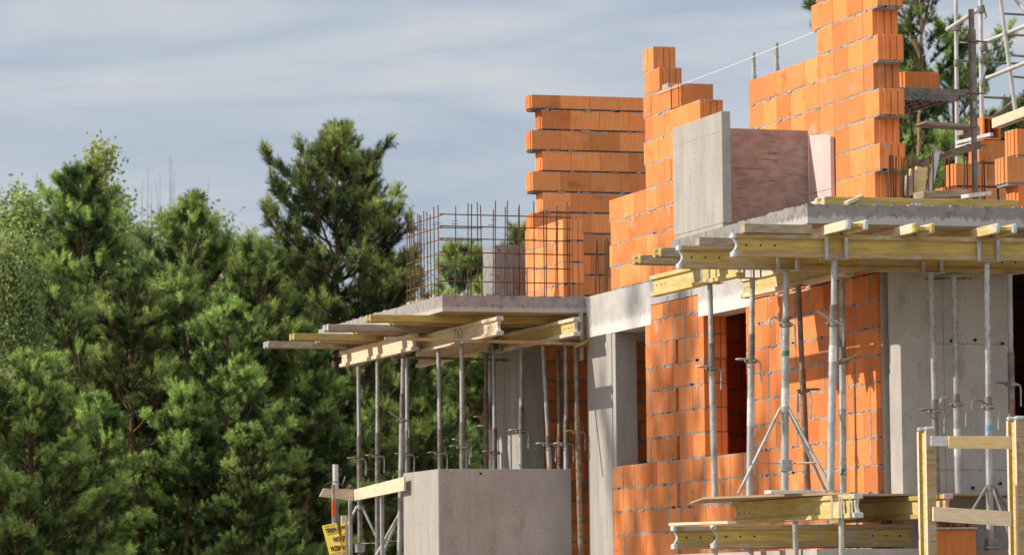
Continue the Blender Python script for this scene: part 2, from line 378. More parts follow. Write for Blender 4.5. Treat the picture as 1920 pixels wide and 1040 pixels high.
# --- lower floor: facade with two window openings
def lower(b, mm):
    for k in range(-8, 11):
        z = C0 + .25 * k; o = .2 if k % 2 else 0
        zt = z + .25
        segs = []
        W1 = (39.42, 40.56); W2 = (36.33, 37.57); end = 40.56; near = 32.9
        if zt <= 3.10: segs = [(near, end)]
        elif k < 10: segs = [(near, W2[0]), (W2[1], W1[0])]
        else: segs = [(near, W2[0] - .12), (W2[1] + .14, W1[0] - .16)]
        for a, e_ in segs:
            h = .25
            if k == 10: h = .05 if a < 34 else .17
            if a > 37 and k < 10 or (a == near and e_ == end):
                # toothed joint left open in alternate courses
                if k % 2 == 0 and a < 38.4 < e_:
                    course(b, mm, 'Y', a, 38.36, XW, z, h, off=o, tongue=a > 37); course(b, mm, 'Y', 38.46, e_, XW, z, h, off=.27, tongue=False)
                else: course(b, mm, 'Y', a, e_, XW, z, h, off=o, tongue=a > 37)
            else: course(b, mm, 'Y', a, e_, XW, z, h, off=o, tongue=a > 37)
            smears(mm, 'Y', XW, a, e_, z, 5)
            y = a + .2
            while y < e_ - .1:
                if random.random() < .62:
                    w_ = random.uniform(.007, .02); mm.prism([(y - w_, z + .02), (y + w_ * 1.1, z + .02), (y + w_ * 1.3, z + random.uniform(.06, .16)), (y + w_ * .6, z + .238), (y - w_ * 1.1, z + .238), (y - w_ * .5, z + random.uniform(.06, .16))], 0, XW - .004, XW + .003)
                y += .375
    for k in (0, 2, 4, 6, 8):
        z = C0 + .25 * k; b.box((XW + .2, 38.36, z), (XW + .24, 38.46, z + .25), M_brick, .05)
wall_part('brick_wall', M_brickL, lower, 'dappled block wall of the lower floor with two window openings')
# ring beam and lintels (2 mm proud)
rb = MB(M_ring)
rb.box((XW - .004, 39.22, 4.555), (XW + .25, 41.44, FL2 - .003)); rb.box((XW - .004, 37.72, 4.765), (XW + .25, 39.22, FL2 - .003))
rb.box((XW - .006, 36.2, 4.53), (XW + .25, 37.72, FL2 - .003)); rb.box((XW - .004, 32.9, 4.645), (XW + .25, 36.2, FL2 - .003))
tag(rb.build('ring_beam', house), 'whitish concrete ring beam over the lower windows')
cl = MB(M_conc); cl.box((XW - .008, 40.56, 0), (XW + .25, 41.415, 4.553)); cl.box((XW + .003, 40.45, 3.09), (XW + .25, 40.558, 4.553))
for y in (40.75, 41.1): cl.box((XW - .011, y, 0), (XW - .006, y + .006, 4.4))
tag(cl.build('concrete_column', house, .01), 'tall concrete column beside the left window opening')
sc_ = MB(M_conc); sc_.box((13.57, 32.86, 0), (13.75, 33.25, 4.84)); sc_.build('concrete_column', house)
ww = MB(M_concD)
ww.box((13.615, 32.52, 0), (14.66, 32.78, 4.84)); ww.box((13.60, 32.515, 0), (13.93, 32.79, 4.84))
for z in (2.78, 3.92): ww.box((13.94, 32.5195, z), (14.66, 32.53, z + .006), M_concS)
for x in (14.02,): ww.box((x, 32.5195, 0), (x + .005, 32.53, 4.8), M_concS)
for x, z in ((14.28, 2.62), (14.55, 2.66), (14.1, 3.95), (14.6, 3.93), (14.33, 3.96)): ww.tube([(x, 32.5, z), (x, 32.56, z)], .014, 8, M_black)
tag(ww.build('concrete_wall', house), 'shaded grey shear wall behind the right-hand props')
ms = MB(M_moss)
for _ in range(16):
    x = random.uniform(13.72, 14.35); ms.box((x, 32.508, 4.50 + random.uniform(0, .015)), (x + random.uniform(.02, .07), 32.53, 4.517), j=.004)
tag(ms.build('moss', house), kind='stuff')
# far concrete wall under the left balcony, parapets, interior cross walls
fwl = MB(M_concD); fwl.box((XW, 43.9, 0), (XW + .25, 45.25, 4.6), M_conc)
for y in (44.15, 44.4, 44.62, 44.9): fwl.box((XW - .004, y, 2), (XW + .01, y + .008, 4.5), M_concD)
tag(fwl.build('concrete_wall', house), 'board-marked concrete wall under the left balcony')
def inner(xa, xb, y):
    def f(b, mm):
        for k in range(-8, 11): course(b, mm, 'X', xa, xb, y, C0 + .25 * k, off=.2 if k % 2 else 0, tongue=False)
    return f
wall_part('brick_wall', M_brickL, inner(14.3, 18.5, 46.2), 'dark inner cross wall seen under the left balcony')
def part_y(b, mm):  # partition put in to keep light out of the window room
    for k in range(-8, 11): course(b, mm, 'Y', 32.8, 38.7, 14.38, C0 + .25 * k, off=.2 if k % 2 else 0, tongue=False)
wall_part('brick_wall', M_brickL, part_y, 'partition wall behind the shear wall, added to darken the room')
wall_part('brick_wall', M_brickL, inner(XW + .26, 18.5, 38.75), 'dark inner cross wall seen through the right window and doorway')
sw = MB(M_concD); sw.box((15.3, 32.52, 0), (18.5, 32.78, 4.84)); sw.build('concrete_wall', house)  # out of view, added to shut sky light out of the rooms
for a_, b_, nm in (((XW + .004, 32.8, 4.84), (19, 46.5, FL2 - .006), 'floor_slab'), ((XW + .004, 32.8, 1.88), (19, 46.5, 2.06), 'floor_slab'), ((18.5, 32.8, 0), (18.8, 46.5, 4.8), 'rear_wall'),
                   ((14.1, 31.12, 1.88), (19, 32.8, 2.055), 'floor_slab')):
    fs = MB(M_slab); fs.box(a_, b_); fs.build(nm, house)

def rough_slab(name, mat_, x0, x1, y0, y1, z0, z1, label):
    """slab with slightly ragged top arris"""
    b = MB(mat_); b.box((x0, y0, z0), (x1, y1, z1 - .012)); n = 46
    for (ax, a, e_, c, sgn) in (('X', x0, x1, y0, 1), ('Y', y0, y1, x0, 1)):
        t = a
        while t < e_:
            w = random.uniform(.02, .09); h = random.uniform(-.006, .007) + (.012 if random.random() < .12 else 0)
            if ax == 'X': b.box((t, c + .001, z1 - .013), (min(t + w, e_), c + .05, z1 + h))
            else: b.box((c + .001, t, z1 - .013), (c + .05, min(t + w, e_), z1 + h))
            t += w
    b.box((x0 + .02, y0 + .02, z1 - .013), (x1, y1, z1 - .003))
    return tag(b.build(name, house), label)
rough_slab('balcony_slab', M_slabR, 12.165, 16.5, 31.09, 32.9, 4.85, FL2, 'right balcony slab, grey front edge')
sb = MB(M_slabR); sb.box((12.168, 32.9, 4.85), (XW - .006, 34.65, FL2 - .002)); sb.build('balcony_slab', house)
rough_slab('balcony_slab', M_slab, 11.865, XW + .08, 41.46, 47.1, 4.84, FL2, 'left balcony slab carrying the reinforcement mesh')
for a_, b_ in (((12.2, 31.09, 1.88), (XW, 35, 2.062)), ((11.87, 41.6, 1.88), (XW, 47.1, 2.06))):
    lb = MB(M_concD); lb.box(a_, b_); lb.build('balcony_slab', house)
# concrete side panel on the right balcony + pink lined back panel
sp_ = MB(M_conc); sp_.box((12.165, 33.2, 5.055), (12.25, 34.54, 6.076))
sp_.box((12.162, 33.22, 5.895), (12.17, 34.50, 5.9), M_concD); sp_.box((12.162, 34.28, 5.06), (12.17, 34.285, 6.07), M_concD); sp_.box((12.17, 33.22, 5.0), (12.24, 34.53, 5.056))
tag(sp_.build('balcony_panel', house, .008), 'upright grey concrete side panel of the right balcony')
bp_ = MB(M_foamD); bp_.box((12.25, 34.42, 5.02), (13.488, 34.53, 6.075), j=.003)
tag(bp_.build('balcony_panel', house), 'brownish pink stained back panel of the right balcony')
pf = MB(M_foam)
pf.prism([(33.87, FL2), (34.43, FL2), (34.43, 6.03), (34.0, 5.985), (33.87, 5.955)], 0, 13.492, XW - .008); pf.box((13.489, 33.87, 5.46), (13.5, 34.42, 5.467), M_foamD)
for _ in range(30):
    y, z = random.uniform(33.9, 34.4), random.uniform(5.05, 5.9); pf.box((13.489, y, z), (13.495, y + .008, z + .008), M_foamD)
tag(pf.build('insulation_board', house, .01), 'pale pink insulation board against the tower')
# left parapet
lp = MB(M_concD)
lp.box((11.872, 41.70, 2.06), (13.42, 41.86, 3.10)); lp.box((11.866, 41.703, 2.05), (11.875, 43.16, 3.098), M_conc)
lp.box((11.873, 41.86, 2.06), (12.03, 43.16, 3.10))
for x in (12.22, 12.30, 12.83): lp.box((x, 41.699, 2.1), (x + .006, 41.71, 3.09), M_concS if x < 12.8 else M_conc)
lp.tube([(12.36, 41.69, 3.05), (12.36, 41.72, 3.05)], .014, 8, M_black); lp.box((11.864, 41.72, 2.50), (11.87, 43.1, 2.506))
for y in (41.95, 42.0, 42.75): lp.box((11.864, y, 2.06), (11.87, y + .006, 3.09))
tag(lp.build('parapet', house, .006), 'L-shaped concrete parapet of the lower left balcony')

# right-hand walls behind the slab edge, upper floor
def rightw(b, mm):
    for k in range(0, 3):
        z = FL2 - .02 + .25 * k; a = at(1881, 300, Y=31.4).x if k == 1 else at(1901, 300, Y=31.4).x
        course(b, mm, 'X', a, 16.2, 31.35, z, off=0)
    z = FL2 - .02
    block(b, 'X', at(1896, 380, Y=31.4).x, 14.6, 31.2, z - .0, z + .05, True)
wall_part('brick_wall', M_brickU, rightw, 'toothed block wall end at the right edge of the upper slab')
def midw(b, mm):
    Y = 37.2
    def xp(p): return at(p, 320, Y=Y).x
    # five courses rising in steps towards the right
    zt = at(1808, 303, Y=Y).z
    H = .25
    rows = [(1770, zt - 2 * H), (1790, zt - H), (1834, zt)]
    for i, (p, z) in enumerate(rows):
        z1 = z
        course(b, mm, 'X', xp(p), 18.0, Y, z1 - .02, off=.0)
    course(b, mm, 'X', xp(1762), 18.0, Y, zt - 3 * H - .02)
    course(b, mm, 'X', xp(1762), 18.0, Y, zt - 4 * H - .02)
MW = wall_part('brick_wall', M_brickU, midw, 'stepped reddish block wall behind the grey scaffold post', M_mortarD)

# ------------------------------------------------------------------ reinforcement
def rebar(path, r=.008, m=None, name='rebar'):
    r *= .78; b = MB(m or M_rebar); b.tube(path, r, 6); return b.build(name, house, fix=False)
YF = 41.62; XS = 11.93
tops = {}
for i, px in enumerate([763.5, 769, 772.2, 776.7, 778.3, 783, 788.6, 790.6, 795.4, 802.7, 808.6, 814.7, 822.6]):
    q = at(px, 560, X=XS); t = at(px, 560 - 168 + random.uniform(-6, 9), X=XS)
    rebar([(XS, q.y, 5.0), (XS + random.uniform(-.01, .01), q.y + random.uniform(-.02, .02), 6.03 + random.uniform(-.05, .06))], name='upright_rebar')
for i, px in enumerate([854, 877, 883, 897, 904, 924.5, 928, 946, 950.5, 972, 975, 1002, 1021, 1024.5, 1042, 1046, 1065, 1068]):
    q = at(px, 556, Y=YF)
    rebar([(q.x, YF, 5.0), (q.x + random.uniform(-.012, .03), YF + random.uniform(-.02, .02), 6.06 + random.uniform(-.07, .05))], name='upright_rebar')
for k, (yl, yr) in enumerate(((421, 405.6), (447, 425.8), (469, 449), (493, 475.8), (519, 502.7), (546, 529.6))):
    a = at(762 + (8 if k == 0 else 0), yl, X=XS + .01); b_ = at(829, yr, X=XS + .01)
    zz = (a.z + b_.z) / 2
    rebar([(XS + .01, a.y, zz + random.uniform(-.02, .02)), (XS + .01, (a.y + b_.y) / 2, zz + .01), (XS + .01, b_.y - .02, zz + random.uniform(-.01, .01))], .009, M_rebarY, 'crossing_rebar')
    c = at(824, yr, Y=YF - .01); d = at(1071 if k < 5 else 1066, yr + 5, Y=YF - .01)
    rebar([(c.x, YF - .012, zz), ((c.x + d.x) / 2, YF - .012, zz - .005), (d.x, YF - .012, zz - .01)], .009, M_rebar, 'crossing_rebar')
    if k in (1, 2): rebar([(c.x, YF - .014, zz - .022), (at(903, 400, Y=YF).x, YF - .014, zz - .018)], .008, M_rebar, 'crossing_rebar')
tb = MB(M_galvD)       # wire ties
for px, py in ((853, 414), (853, 420), (926, 412), (921, 422), (776.7, 439), (769, 444), (788, 422), (795, 430), (815, 421), (822, 417), (850, 514), (923, 515), (788, 526), (795, 530), (767, 534), (815, 516), (1045, 418), (1044, 421), (1001, 449)):
    q = at(px, py, Y=YF - .02) if px > 830 else at(px, py, X=XS)
    tb.tube([q + Vector((-.035, 0, .005)), q + Vector((0, 0, -.004)), q + Vector((.035, 0, .005))], .004, 5)
tb.build('wire_tie', house, fix=False)
for px, py, yy in ((955, 496, 43.2), (962, 498, 43.2), (963.5, 497, 43.3), (969, 505, 43.2), (973, 490, 43.1), (978, 498, 43.2), (980, 500, 43), (984, 496, 43), (988, 503, 43)):
    q = at(px, py, Y=yy); rebar([(q.x, yy, 5), (q.x, yy, q.z)], .009, name='starter_bar')
for px, p2, py in ((1118.5, 1115.5, 450), (1119.5, 1125, 455), (1134, 1133, 452), (1138, 1136, 446), (1141, 1138, 452)):
    q = at(px, py, X=XW + .04); w = at(p2, 556, X=XW + .04)
    rebar([(XW + .04, w.y, 4.9), (XW + .04, q.y, q.z)], .01, name='starter_bar')
for px, p2, py in ((1667.5, 1664, 290), (1670, 1671, 291), (1674, 1676, 291), (1680, 1679, 293), (1690, 1693, 295), (1695, 1694, 295), (1703, 1701, 291), (1711.5, 1713, 290), (1741, 1740, 295), (1750, 1748, 293),
                   (1772, 1773, 297), (1780, 1781, 294), (1808.5, 1806, 296), (1813, 1814, 294), (1841, 1841, 300), (1845, 1846, 298), (1867, 1872, 299), (1869, 1874, 299)):
    q = at(px, py, Y=31.9); w = at(p2, 380, Y=31.9)
    rebar([(w.x, 31.9, 4.98), (q.x, 31.9, q.z)], .009, name='starter_bar')

# ------------------------------------------------------------------ formwork beams (H-section timber), one thing each
def hbeam(axis, a, b, c, z, label, flat=False, caps=(M_cap, None), web=M_yel, fl=M_fl, group='timber formwork beams', holes=True, cat='timber beam', name='formwork_beam', bright=False):
    """runs a..b along axis; c = centre across; z = bottom. upright: 0.2 high; flat: 0.08 high and 0.2 wide"""
    loc = (a, c, z) if axis == 'X' else (c, a, z)
    t = thing(name, loc, label, cat, group)
    if axis == 'Z': pass
    def P(u, v, w): return (u, c + v, z + w) if axis == 'X' else (c + v, u, z + w)
    H, Wd, F, T = .2, .08, .04, .03
    def bx(mb, u0, u1, v0, v1, w0, w1, m=None, tint=None):
        if flat: mb.box(P(u0, w0 - H / 2, v0 + Wd / 2), P(u1, w1 - H / 2, v1 + Wd / 2), m, tint)
        else: mb.box(P(u0, v0, w0), P(u1, v1, w1), m, tint)
    tn = random.random()
    cl_ = .035
    u0 = a + (cl_ if caps[0] else 0); u1 = b - (cl_ if caps[1] else 0)
    for w in (0, H - F):
        f = MB(fl); bx(f, u0, u1, -Wd / 2, Wd / 2, w, w + F, None, tn); f.build('flange', t, .003)
    wb = MB(web)
    # web with concave ends
    pts = []
    for k in range(7): s_ = k / 6; pts.append((a + .012 + .035 * sin(pi * s_), F + (H - 2 * F) * s_))
    for k in range(7): s_ = 1 - k / 6; pts.append((b - .012 - .035 * sin(pi * s_), F + (H - 2 * F) * s_))
    n = len(pts)
    V = []
    for v in (-T / 2, T / 2):
        for u, w in pts: V.append(P(u, w - H / 2, v + Wd / 2) if flat else P(u, v, w))
    wb.poly(V, [list(range(n))[::-1], [i + n for i in range(n)]] + [(i, (i + 1) % n, (i + 1) % n + n, i + n) for i in range(n)], None, tn)
    if holes and not flat:
        for e0, sg in ((a, 1), (b, -1)):
            for k in range(3):
                u = e0 + sg * (.13 + .13 * k); p = Vector(P(u, -T / 2 - .002, .1)); q = Vector(P(u, T / 2 + .002, .1)); wb.tube([p, q], .009, 8, M_black)
    wb.build('web', t)
    for e_, cp in ((0, caps[0]), (1, caps[1])):
        if cp is None: continue
        cm = MB(cp)
        for w in (0, H - F):
            if e_ == 0: bx(cm, a, a + cl_ - .001, -Wd / 2 - .003, Wd / 2 + .003, w - .003, w + F + .003)
            else: bx(cm, b - cl_ + .001, b, -Wd / 2 - .003, Wd / 2 + .003, w - .003, w + F + .003)
        # thin cap lip over the web end
        uu = a + .012 if e_ == 0 else b - .012
        sg_ = 1 if e_ == 0 else -1; ol = []
        for k in range(9): s_ = k / 8; ol.append((uu + sg_ * (.035 * sin(pi * s_) - .007), F + (H - 2 * F) * s_))
        for k in range(9): s_ = 1 - k / 8; ol.append((uu + sg_ * (.035 * sin(pi * s_) + .007), F + (H - 2 * F) * s_))
        V = []
        for v in (-T / 2 - .004, T / 2 + .004):
            for u_, w in ol: V.append(P(u_, w - H / 2, v + Wd / 2) if flat else P(u_, v, w))
        n = len(ol)
        if not flat: cm.poly(V, [(i, i + 1, n - 2 - i, n - 1 - i) for i in range(8)] + [(n + n - 1 - i, n + n - 2 - i, n + i + 1, n + i) for i in range(8)] + [(i, (i + 1) % n, (i + 1) % n + n, i + n) for i in range(n)])
        cm.build('end_cap', t, .005 if not flat else .012)
    return t

# right balcony: two cross beams (run along X), three along Y further back
hbeam('X', 11.457, 14.9, 31.07, 4.55, 'front yellow H-beam under the right balcony slab, blue-grey end cap', caps=(M_capB, M_cap))
hbeam('X', 11.40, 14.9, 32.30, 4.55, 'second yellow H-beam just behind the front one under the right slab', caps=(M_capB, M_cap))
hbeam('Y', 33.05, 35.45, 12.27, 4.55, 'sunlit yellow H-beam pointing away, left of the window props', caps=(M_capY, M_cap), web=M_yelB, fl=M_yelB)
hbeam('Y', 32.75, 35.50, 13.22, 4.55, 'sunlit yellow H-beam closest to the block wall under the right slab', caps=(M_capY, M_capY), web=M_yelB, fl=M_pale)
hbeam('X', 11.66, 13.4, 34.2, 4.75, 'lowest of the two flat beams with yellow caps poking out left of the right slab', flat=True, caps=(M_capY, None), fl=M_grey)
hbeam('X', 11.62, 13.4, 33.5, 4.755, 'upper of the two flat beams with yellow caps poking out left of the right slab', flat=True, caps=(M_capY, None), fl=M_grey)
# flat pairs carrying the plywood, running towards the viewer
for x, yn, lab, fm, cp in ((at(1610, 412, Z=4.83).x, 30.55, 'flat sunlit beam with pale blue caps below the slab corner', M_pale, M_capB),
                       (at(1728, 420, Z=4.83).x, 30.72, 'short flat beam with white worn end under the middle of the slab edge', M_pale, M_capY),
                       (at(1912, 414, Z=4.83).x, 30.62, 'bright yellow flat beam with grey cap near the right edge under the slab', M_yelB, M_capB)):
    hbeam('Y', yn, 32.8, x, 4.752, lab, flat=True, caps=(cp, None), fl=fm, group='flat beams under the right slab')
def plank(a, b, w, h, label, m, name='timber_plank', cat='plank', up=(0, 0, 1), group=None, bevel=.002):
    mb = MB(m); mb.bar(a, b, w, h, up=up); o = mb.build(name, None, bevel); return tag(o, label, cat, group)
plank((at(1396, 425, Y=31.0).x, 31.05, 4.79), (at(1523, 425, Y=31.0).x, 31.05, 4.79), .1, .076, 'grey board lying on the front beam left of the slab corner', M_grey)
plank((at(1309, 450, Y=32.3).x, 32.32, 4.79), (at(1382, 450, Y=32.3).x, 32.32, 4.79), .1, .076, 'brownish board lying on the second beam left of the slab', M_grey)
pw = MB(M_ply); pw.box((12.17, 31.12, 4.833), (14.9, 32.85, 4.849)); tag(pw.build('plywood_sheet'), 'plywood lining under the front of the right balcony slab', 'plywood')
pw = MB(M_ply); pw.box((12.2, 32.86, 4.833), (XW - .02, 34.6, 4.848)); tag(pw.build('plywood_sheet'), 'plywood lining under the rear of the right balcony slab', 'plywood')

# left balcony: four flat pairs along X over two upright beams along Y
LY = [41.85, 43.42, 44.98, 46.45]
for i, y in enumerate(LY):
    xl = (11.13, 11.04, 11.02, 11.05)[i]
    w_ = ('first', 'second', 'third', 'fourth')[i]
    t = hbeam('X', xl, 13.45, y + .1, 4.745, ('%s flat beam from the front sticking out left under the mesh balcony' % w_) + (', stamped with letters' if i == 3 else ''), flat=True,
              caps=((M_capY if i in (0, 2) else M_cap), None), fl=(M_yel if i in (0, 2) else M_grey), group='flat beams under the left slab')
    if i == 3:
        cu = bpy.data.curves.new('stamp', 'FONT'); cu.body = '(PERI  VARIO GT'; cu.size = .095; cu.extrude = .001
        to = bpy.data.objects.new('tmp', cu); COL.objects.link(to); dg = bpy.context.evaluated_depsgraph_get()
        me = bpy.data.meshes.new_from_object(to.evaluated_get(dg)); bpy.data.objects.remove(to)
        me.materials.append(M_rustS); st = bpy.data.objects.new('stamp', me); COL.objects.link(st); st.parent = t
        q = at(585, 646, Y=y); st.location = (q.x - xl, -.101, .008); st.rotation_euler = (pi / 2, 0, 0)
for i, y in enumerate(LY):
    w_ = ('first', 'second', 'third', 'fourth')[i]
    xl = (at(736, 605, Y=42.3).x, at(666, 625, Y=43.9).x, at(607, 637, Y=45.2).x, 12.2)[i]
    if i < 3: hbeam('X', xl, 13.45, y + .55, 4.745, 'shorter flat beam tucked behind the %s long one under the left slab' % w_, flat=True, caps=(M_capY, None), fl=M_fl, group='short flat beams under the left slab')
hbeam('Y', 40.80, 43.9, 12.33, 4.54, 'pale H-beam ending in front of the mesh balcony, middle one', caps=(M_cap, M_cap), web=M_pale, fl=M_pale)
hbeam('Y', 43.5, 46.9, 12.12, 4.54, 'pale H-beam at the far left under the mesh balcony', caps=(M_cap, M_cap), web=M_pale, fl=M_pale)
hbeam('Y', 40.80, 43.9, 13.22, 4.54, 'yellowish H-beam beside the column under the mesh balcony', caps=(M_cap, M_cap), web=M_yelB, fl=M_pale)
hbeam('Y', 43.6, 46.8, 13.08, 4.54, 'pale H-beam deep behind the props under the mesh balcony', caps=(M_cap, M_cap), web=M_pale, fl=M_pale)
a_, b_ = at(721, 634, Y=41.4), at(1108, 645, Y=41.4)
plank((a_.x, 41.4, a_.z), (b_.x, 41.4, b_.z), .03, .034, 'thin reddish batten nailed along the front of the left balcony props', M_fl, 'batten', 'batten')
pw = MB(M_ply); pw.box((11.89, 41.5, 4.825), (XW - .01, 47.05, 4.839)); tag(pw.build('plywood_sheet'), 'plywood lining under the left balcony slab', 'plywood')
plank((13.46, 41.42, 4.3), (13.46, 41.42, 4.83), .04, .08, 'upright offcut between the left slab and the column', M_grey, 'timber_offcut', 'offcut', up=(0, 1, 0))
a_ = at(1080, 640, Y=41.3)
plank((a_.x, 41.36, 4.45), (a_.x + .25, 41.36, 4.56), .05, .03, 'small mossy wedge on top of the leaning prop by the column', M_yel, 'timber_wedge', 'wedge')
a_, b_ = at(735, 669, Y=44.0), at(955, 675, Y=44.0)
plank((a_.x, 44.0, a_.z), (b_.x, 44.0, b_.z), .02, .03, 'dark steel strap under the left balcony beams', M_rustS, 'steel_strap', 'strap')

# ------------------------------------------------------------------ steel props
def arc(c, r, a0, a1, ax1, ax2, n=8):
    c = Vector(c); return [c + Vector(ax1) * cos(a0 + (a1 - a0) * k / n) * r + Vector(ax2) * sin(a0 + (a1 - a0) * k / n) * r for k in range(n + 1)]
def prop(base, top, zc, label, head='plate', beam='X', tone=0, hd=-1, hook=0, foot=True, paint=None, tr=1.0, hy=None, name='steel_prop', group='adjustable steel props', sleeve=.28):
    base, top = Vector(base), Vector(top); d = (top - base)
    def L(z): return base + d * ((z - base.z) / d.z)
    t = thing(name, tuple(base), label, 'steel prop', group)
    mo = (M_galv, M_galvD, M_rustS)[tone]; mi_ = (M_galv, M_galv, M_galvD)[tone]
    o = MB(mo); o.tube([L(base.z + .008), L(zc - .0)], .031 * tr, 14)
    o.build('outer_tube', t, fix=False)
    th = MB(M_galvD if tone < 2 else M_rustS); zz = zc + .02
    while zz < zc + sleeve: th.tube([L(zz), L(zz + .010)], .0315 * tr, 12); th.tube([L(zz + .010), L(zz + .014)], .0285 * tr, 12); zz += .014
    th.build('threaded_sleeve', t, fix=False)
    i = MB(mi_); i.tube([L(zc), L(top.z - .008)], .0245 * tr, 12)
    zz = zc + sleeve + .08; px = Vector((cos(.5 * hd), -.85, 0)).normalized()
    while zz < top.z - .08: i.tube([L(zz) + px * .018, L(zz) + px * .0256], .0075, 6, M_black); zz += .115
    i.build('inner_tube', t, fix=False)
    c = MB(M_galvD if tone < 2 else M_rustS); c.tube([L(zc - .022), L(zc + .018)], .044 * tr, 12); c.box(L(zc) + Vector((-.062, -.02, -.014)), L(zc) + Vector((.062, .02, .012)))
    c.build('collar', t, .003, fix=False)
    h = MB((M_galv, M_galvD, M_rustS)[tone] if hy is None else hy); p = L(zc + .012)
    X, Y, Z = Vector((1, 0, 0)), Vector((0, 1, 0)), Vector((0, 0, 1))
    if hook == 0:      # flat bow handle
        h.tube([p + X * hd * .02 + Y * -.04, p + X * hd * .12 + Y * -.05 + Z * .004, p + X * hd * .155 + Y * -.02, p + X * hd * .12 + Y * .03, p + X * hd * .02 + Y * .04], .0085, 6)
    elif hook == 1:    # curled handle
        h.tube([p + X * hd * .02 + Y * -.04, p + X * hd * .07 + Z * .03 + Y * -.04, p + X * hd * .12 + Z * .05 + Y * -.04, p + X * hd * .165 + Z * .035 + Y * -.04, p + X * hd * .175 - Z * .01 + Y * -.04, p + X * hd * .15 - Z * .05 + Y * -.04], .009, 6)
    else:              # raised rod
        h.tube([p + X * -hd * .02 + Y * -.04, p + X * hd * .06 + Y * -.045 + Z * .02, p + X * hd * .16 + Y * -.04 + Z * .085], .011, 6)
    h.build('handle', t, fix=False)
    g_ = MB((M_galv, M_galv, M_rustS)[tone]); q = L(zc) + X * -hd * .03 + Y * -.045
    g_.tube([q - X * -hd * .05, q, q + X * -hd * .035 + Z * -.012, q + X * -hd * .042 + Z * -.045, q + X * -hd * .04 + Z * -.2], .0075, 6)
    g_.build('locking_pin', t, fix=False)
    hp = MB(M_galv if tone < 2 else M_galvD); k = top.z
    hp.box((top.x - .07 if head == 'plate' else top.x - .115, top.y - .07, k - .008), (top.x + .07 if head == 'plate' else top.x + .115, top.y + .07, k - .001))
    if head == 'fork':
        for sx in (-1, 1):
            for sy in (-1, 1):
                if beam == 'X': hp.box((top.x + sx * .09 - .018, top.y + sy * .047 - .003, k - .002), (top.x + sx * .09 + .018, top.y + sy * .047 + .003, k + .18))
                else: hp.box((top.x + sx * .047 - .003, top.y + sy * .09 - .018, k - .002), (top.x + sx * .047 + .003, top.y + sy * .09 + .018, k + .18))
    hp.build('head_plate', t, .002)
    if foot:
        fp = MB(M_galv); fp.box((base.x - .07, base.y - .07, base.z), (base.x + .07, base.y + .07, base.z + .008)); fp.build('base_plate', t)
    for (m, z0, z1) in (paint or []):
        pb = MB(m); pb.tube([L(z0), L(z1)], .0322 * tr if z0 < zc else .0256, 14, cap=False); pb.build('paint_band', t, fix=False)
    return t
def pz(px, py, Y): return at(px, py, Y=Y).z
DK = 2.552
def rprop(pb, pt, Yp, cy, label, zt=4.549, zb=DK, bpy_=925, tpy=490, Yb=None, **k):
    b_ = at(pb, bpy_, Y=Yb or Yp); t_ = at(pt, tpy, Y=Yp)
    return prop((b_.x, Yb or Yp, zb), (t_.x, Yp, zt), pz((pb + pt) / 2, cy, Yp), label, **k)
rprop(1557, 1565, 31.07, 606, 'front sunlit prop right of the tripod, holding the front beam', head='fork', hook=2, tr=1.1, sleeve=.15, paint=[(M_white, 3.66, 3.8)])
rprop(1471, 1474, 32.25, 608, 'galvanised prop rising from the tripod, curled handle on its left', head='fork', hook=1, tr=1.12, bpy_=918, tpy=512, sleeve=.06, paint=[(M_green, 3.78, 3.83), (M_white, 3.3, 3.5)])
rprop(1341, 1331, 33.75, 690, 'leftmost prop before the right window, standing just left of the opening', head='fork', beam='Y', bpy_=940, tpy=535, hd=-1, sleeve=.22)
rprop(1405, 1411, 33.12, 676, 'prop standing over the right edge of the right window opening', head='fork', beam='Y', bpy_=925, tpy=523, sleeve=.24, paint=[(M_white, 3.2, 3.45)])
rprop(1515, 1497, 33.9, 732, 'dark leaning prop close to the block wall, big loop handle on its right', head='plate', beam='Y', tone=2, hd=1, bpy_=915, tpy=545, sleeve=.2)
rprop(1581, 1579, 33.0, 677, 'prop left of the concrete wall with a yellowish raised handle', head='plate', beam='Y', hook=2, hd=1, hy=M_capY, bpy_=925, tpy=525, sleeve=.2, paint=[(M_green, 2.75, 2.9), (M_white, 3.35, 3.48)])
rprop(1757, 1745, 32.30, 770, 'perforated prop before the shear wall with rusty lower tube', head='fork', tone=1, hd=-1, bpy_=920, tpy=510, sleeve=.1)
rprop(1797, 1788, 32.36, 757, 'galvanised prop in the middle of the shear wall, white rag tied low', head='plate', zt=4.53, bpy_=925, tpy=512, hook=1, sleeve=.08, paint=[(M_white, 2.9, 3.15)])
rprop(1857, 1850, 31.07, 762, 'prop with a blue band before the right part of the shear wall', head='fork', zb=2.062, bpy_=1040, tpy=490, hook=1, hd=-1, hy=M_rustS, tone=0, sleeve=.08, paint=[(M_blue, 3.0, 3.12)])
rprop(1901, 1893, 32.30, 720, 'rust-speckled prop at the dark doorway on the right edge', head='plate', zb=2.062, bpy_=1040, tpy=515, tone=1, paint=[(M_red, 3.2, 3.4)])
# short props below the lower deck
for px, tpy, Yp, zt, lab, hdt in ((1341, 1030, 32.0, 2.078, 'stub of prop below the left cap of the lower deck', 'plate'), (1408, 1027, 32.0, 2.078, 'stub of prop under the middle of the dark lower beam', 'plate'),
                             (1491, 976, 31.45, 2.318, 'white prop passing in front of the dark lower beam', 'plate'), (1577, 965, 30.8, 2.318, 'perforated prop under the near corner of the lower deck', 'fork')):
    b_ = at(px, tpy, Y=Yp); prop((b_.x, Yp, 0), (b_.x, Yp, zt), .9, lab, head=hdt, beam='Y', group='props under the lower deck')
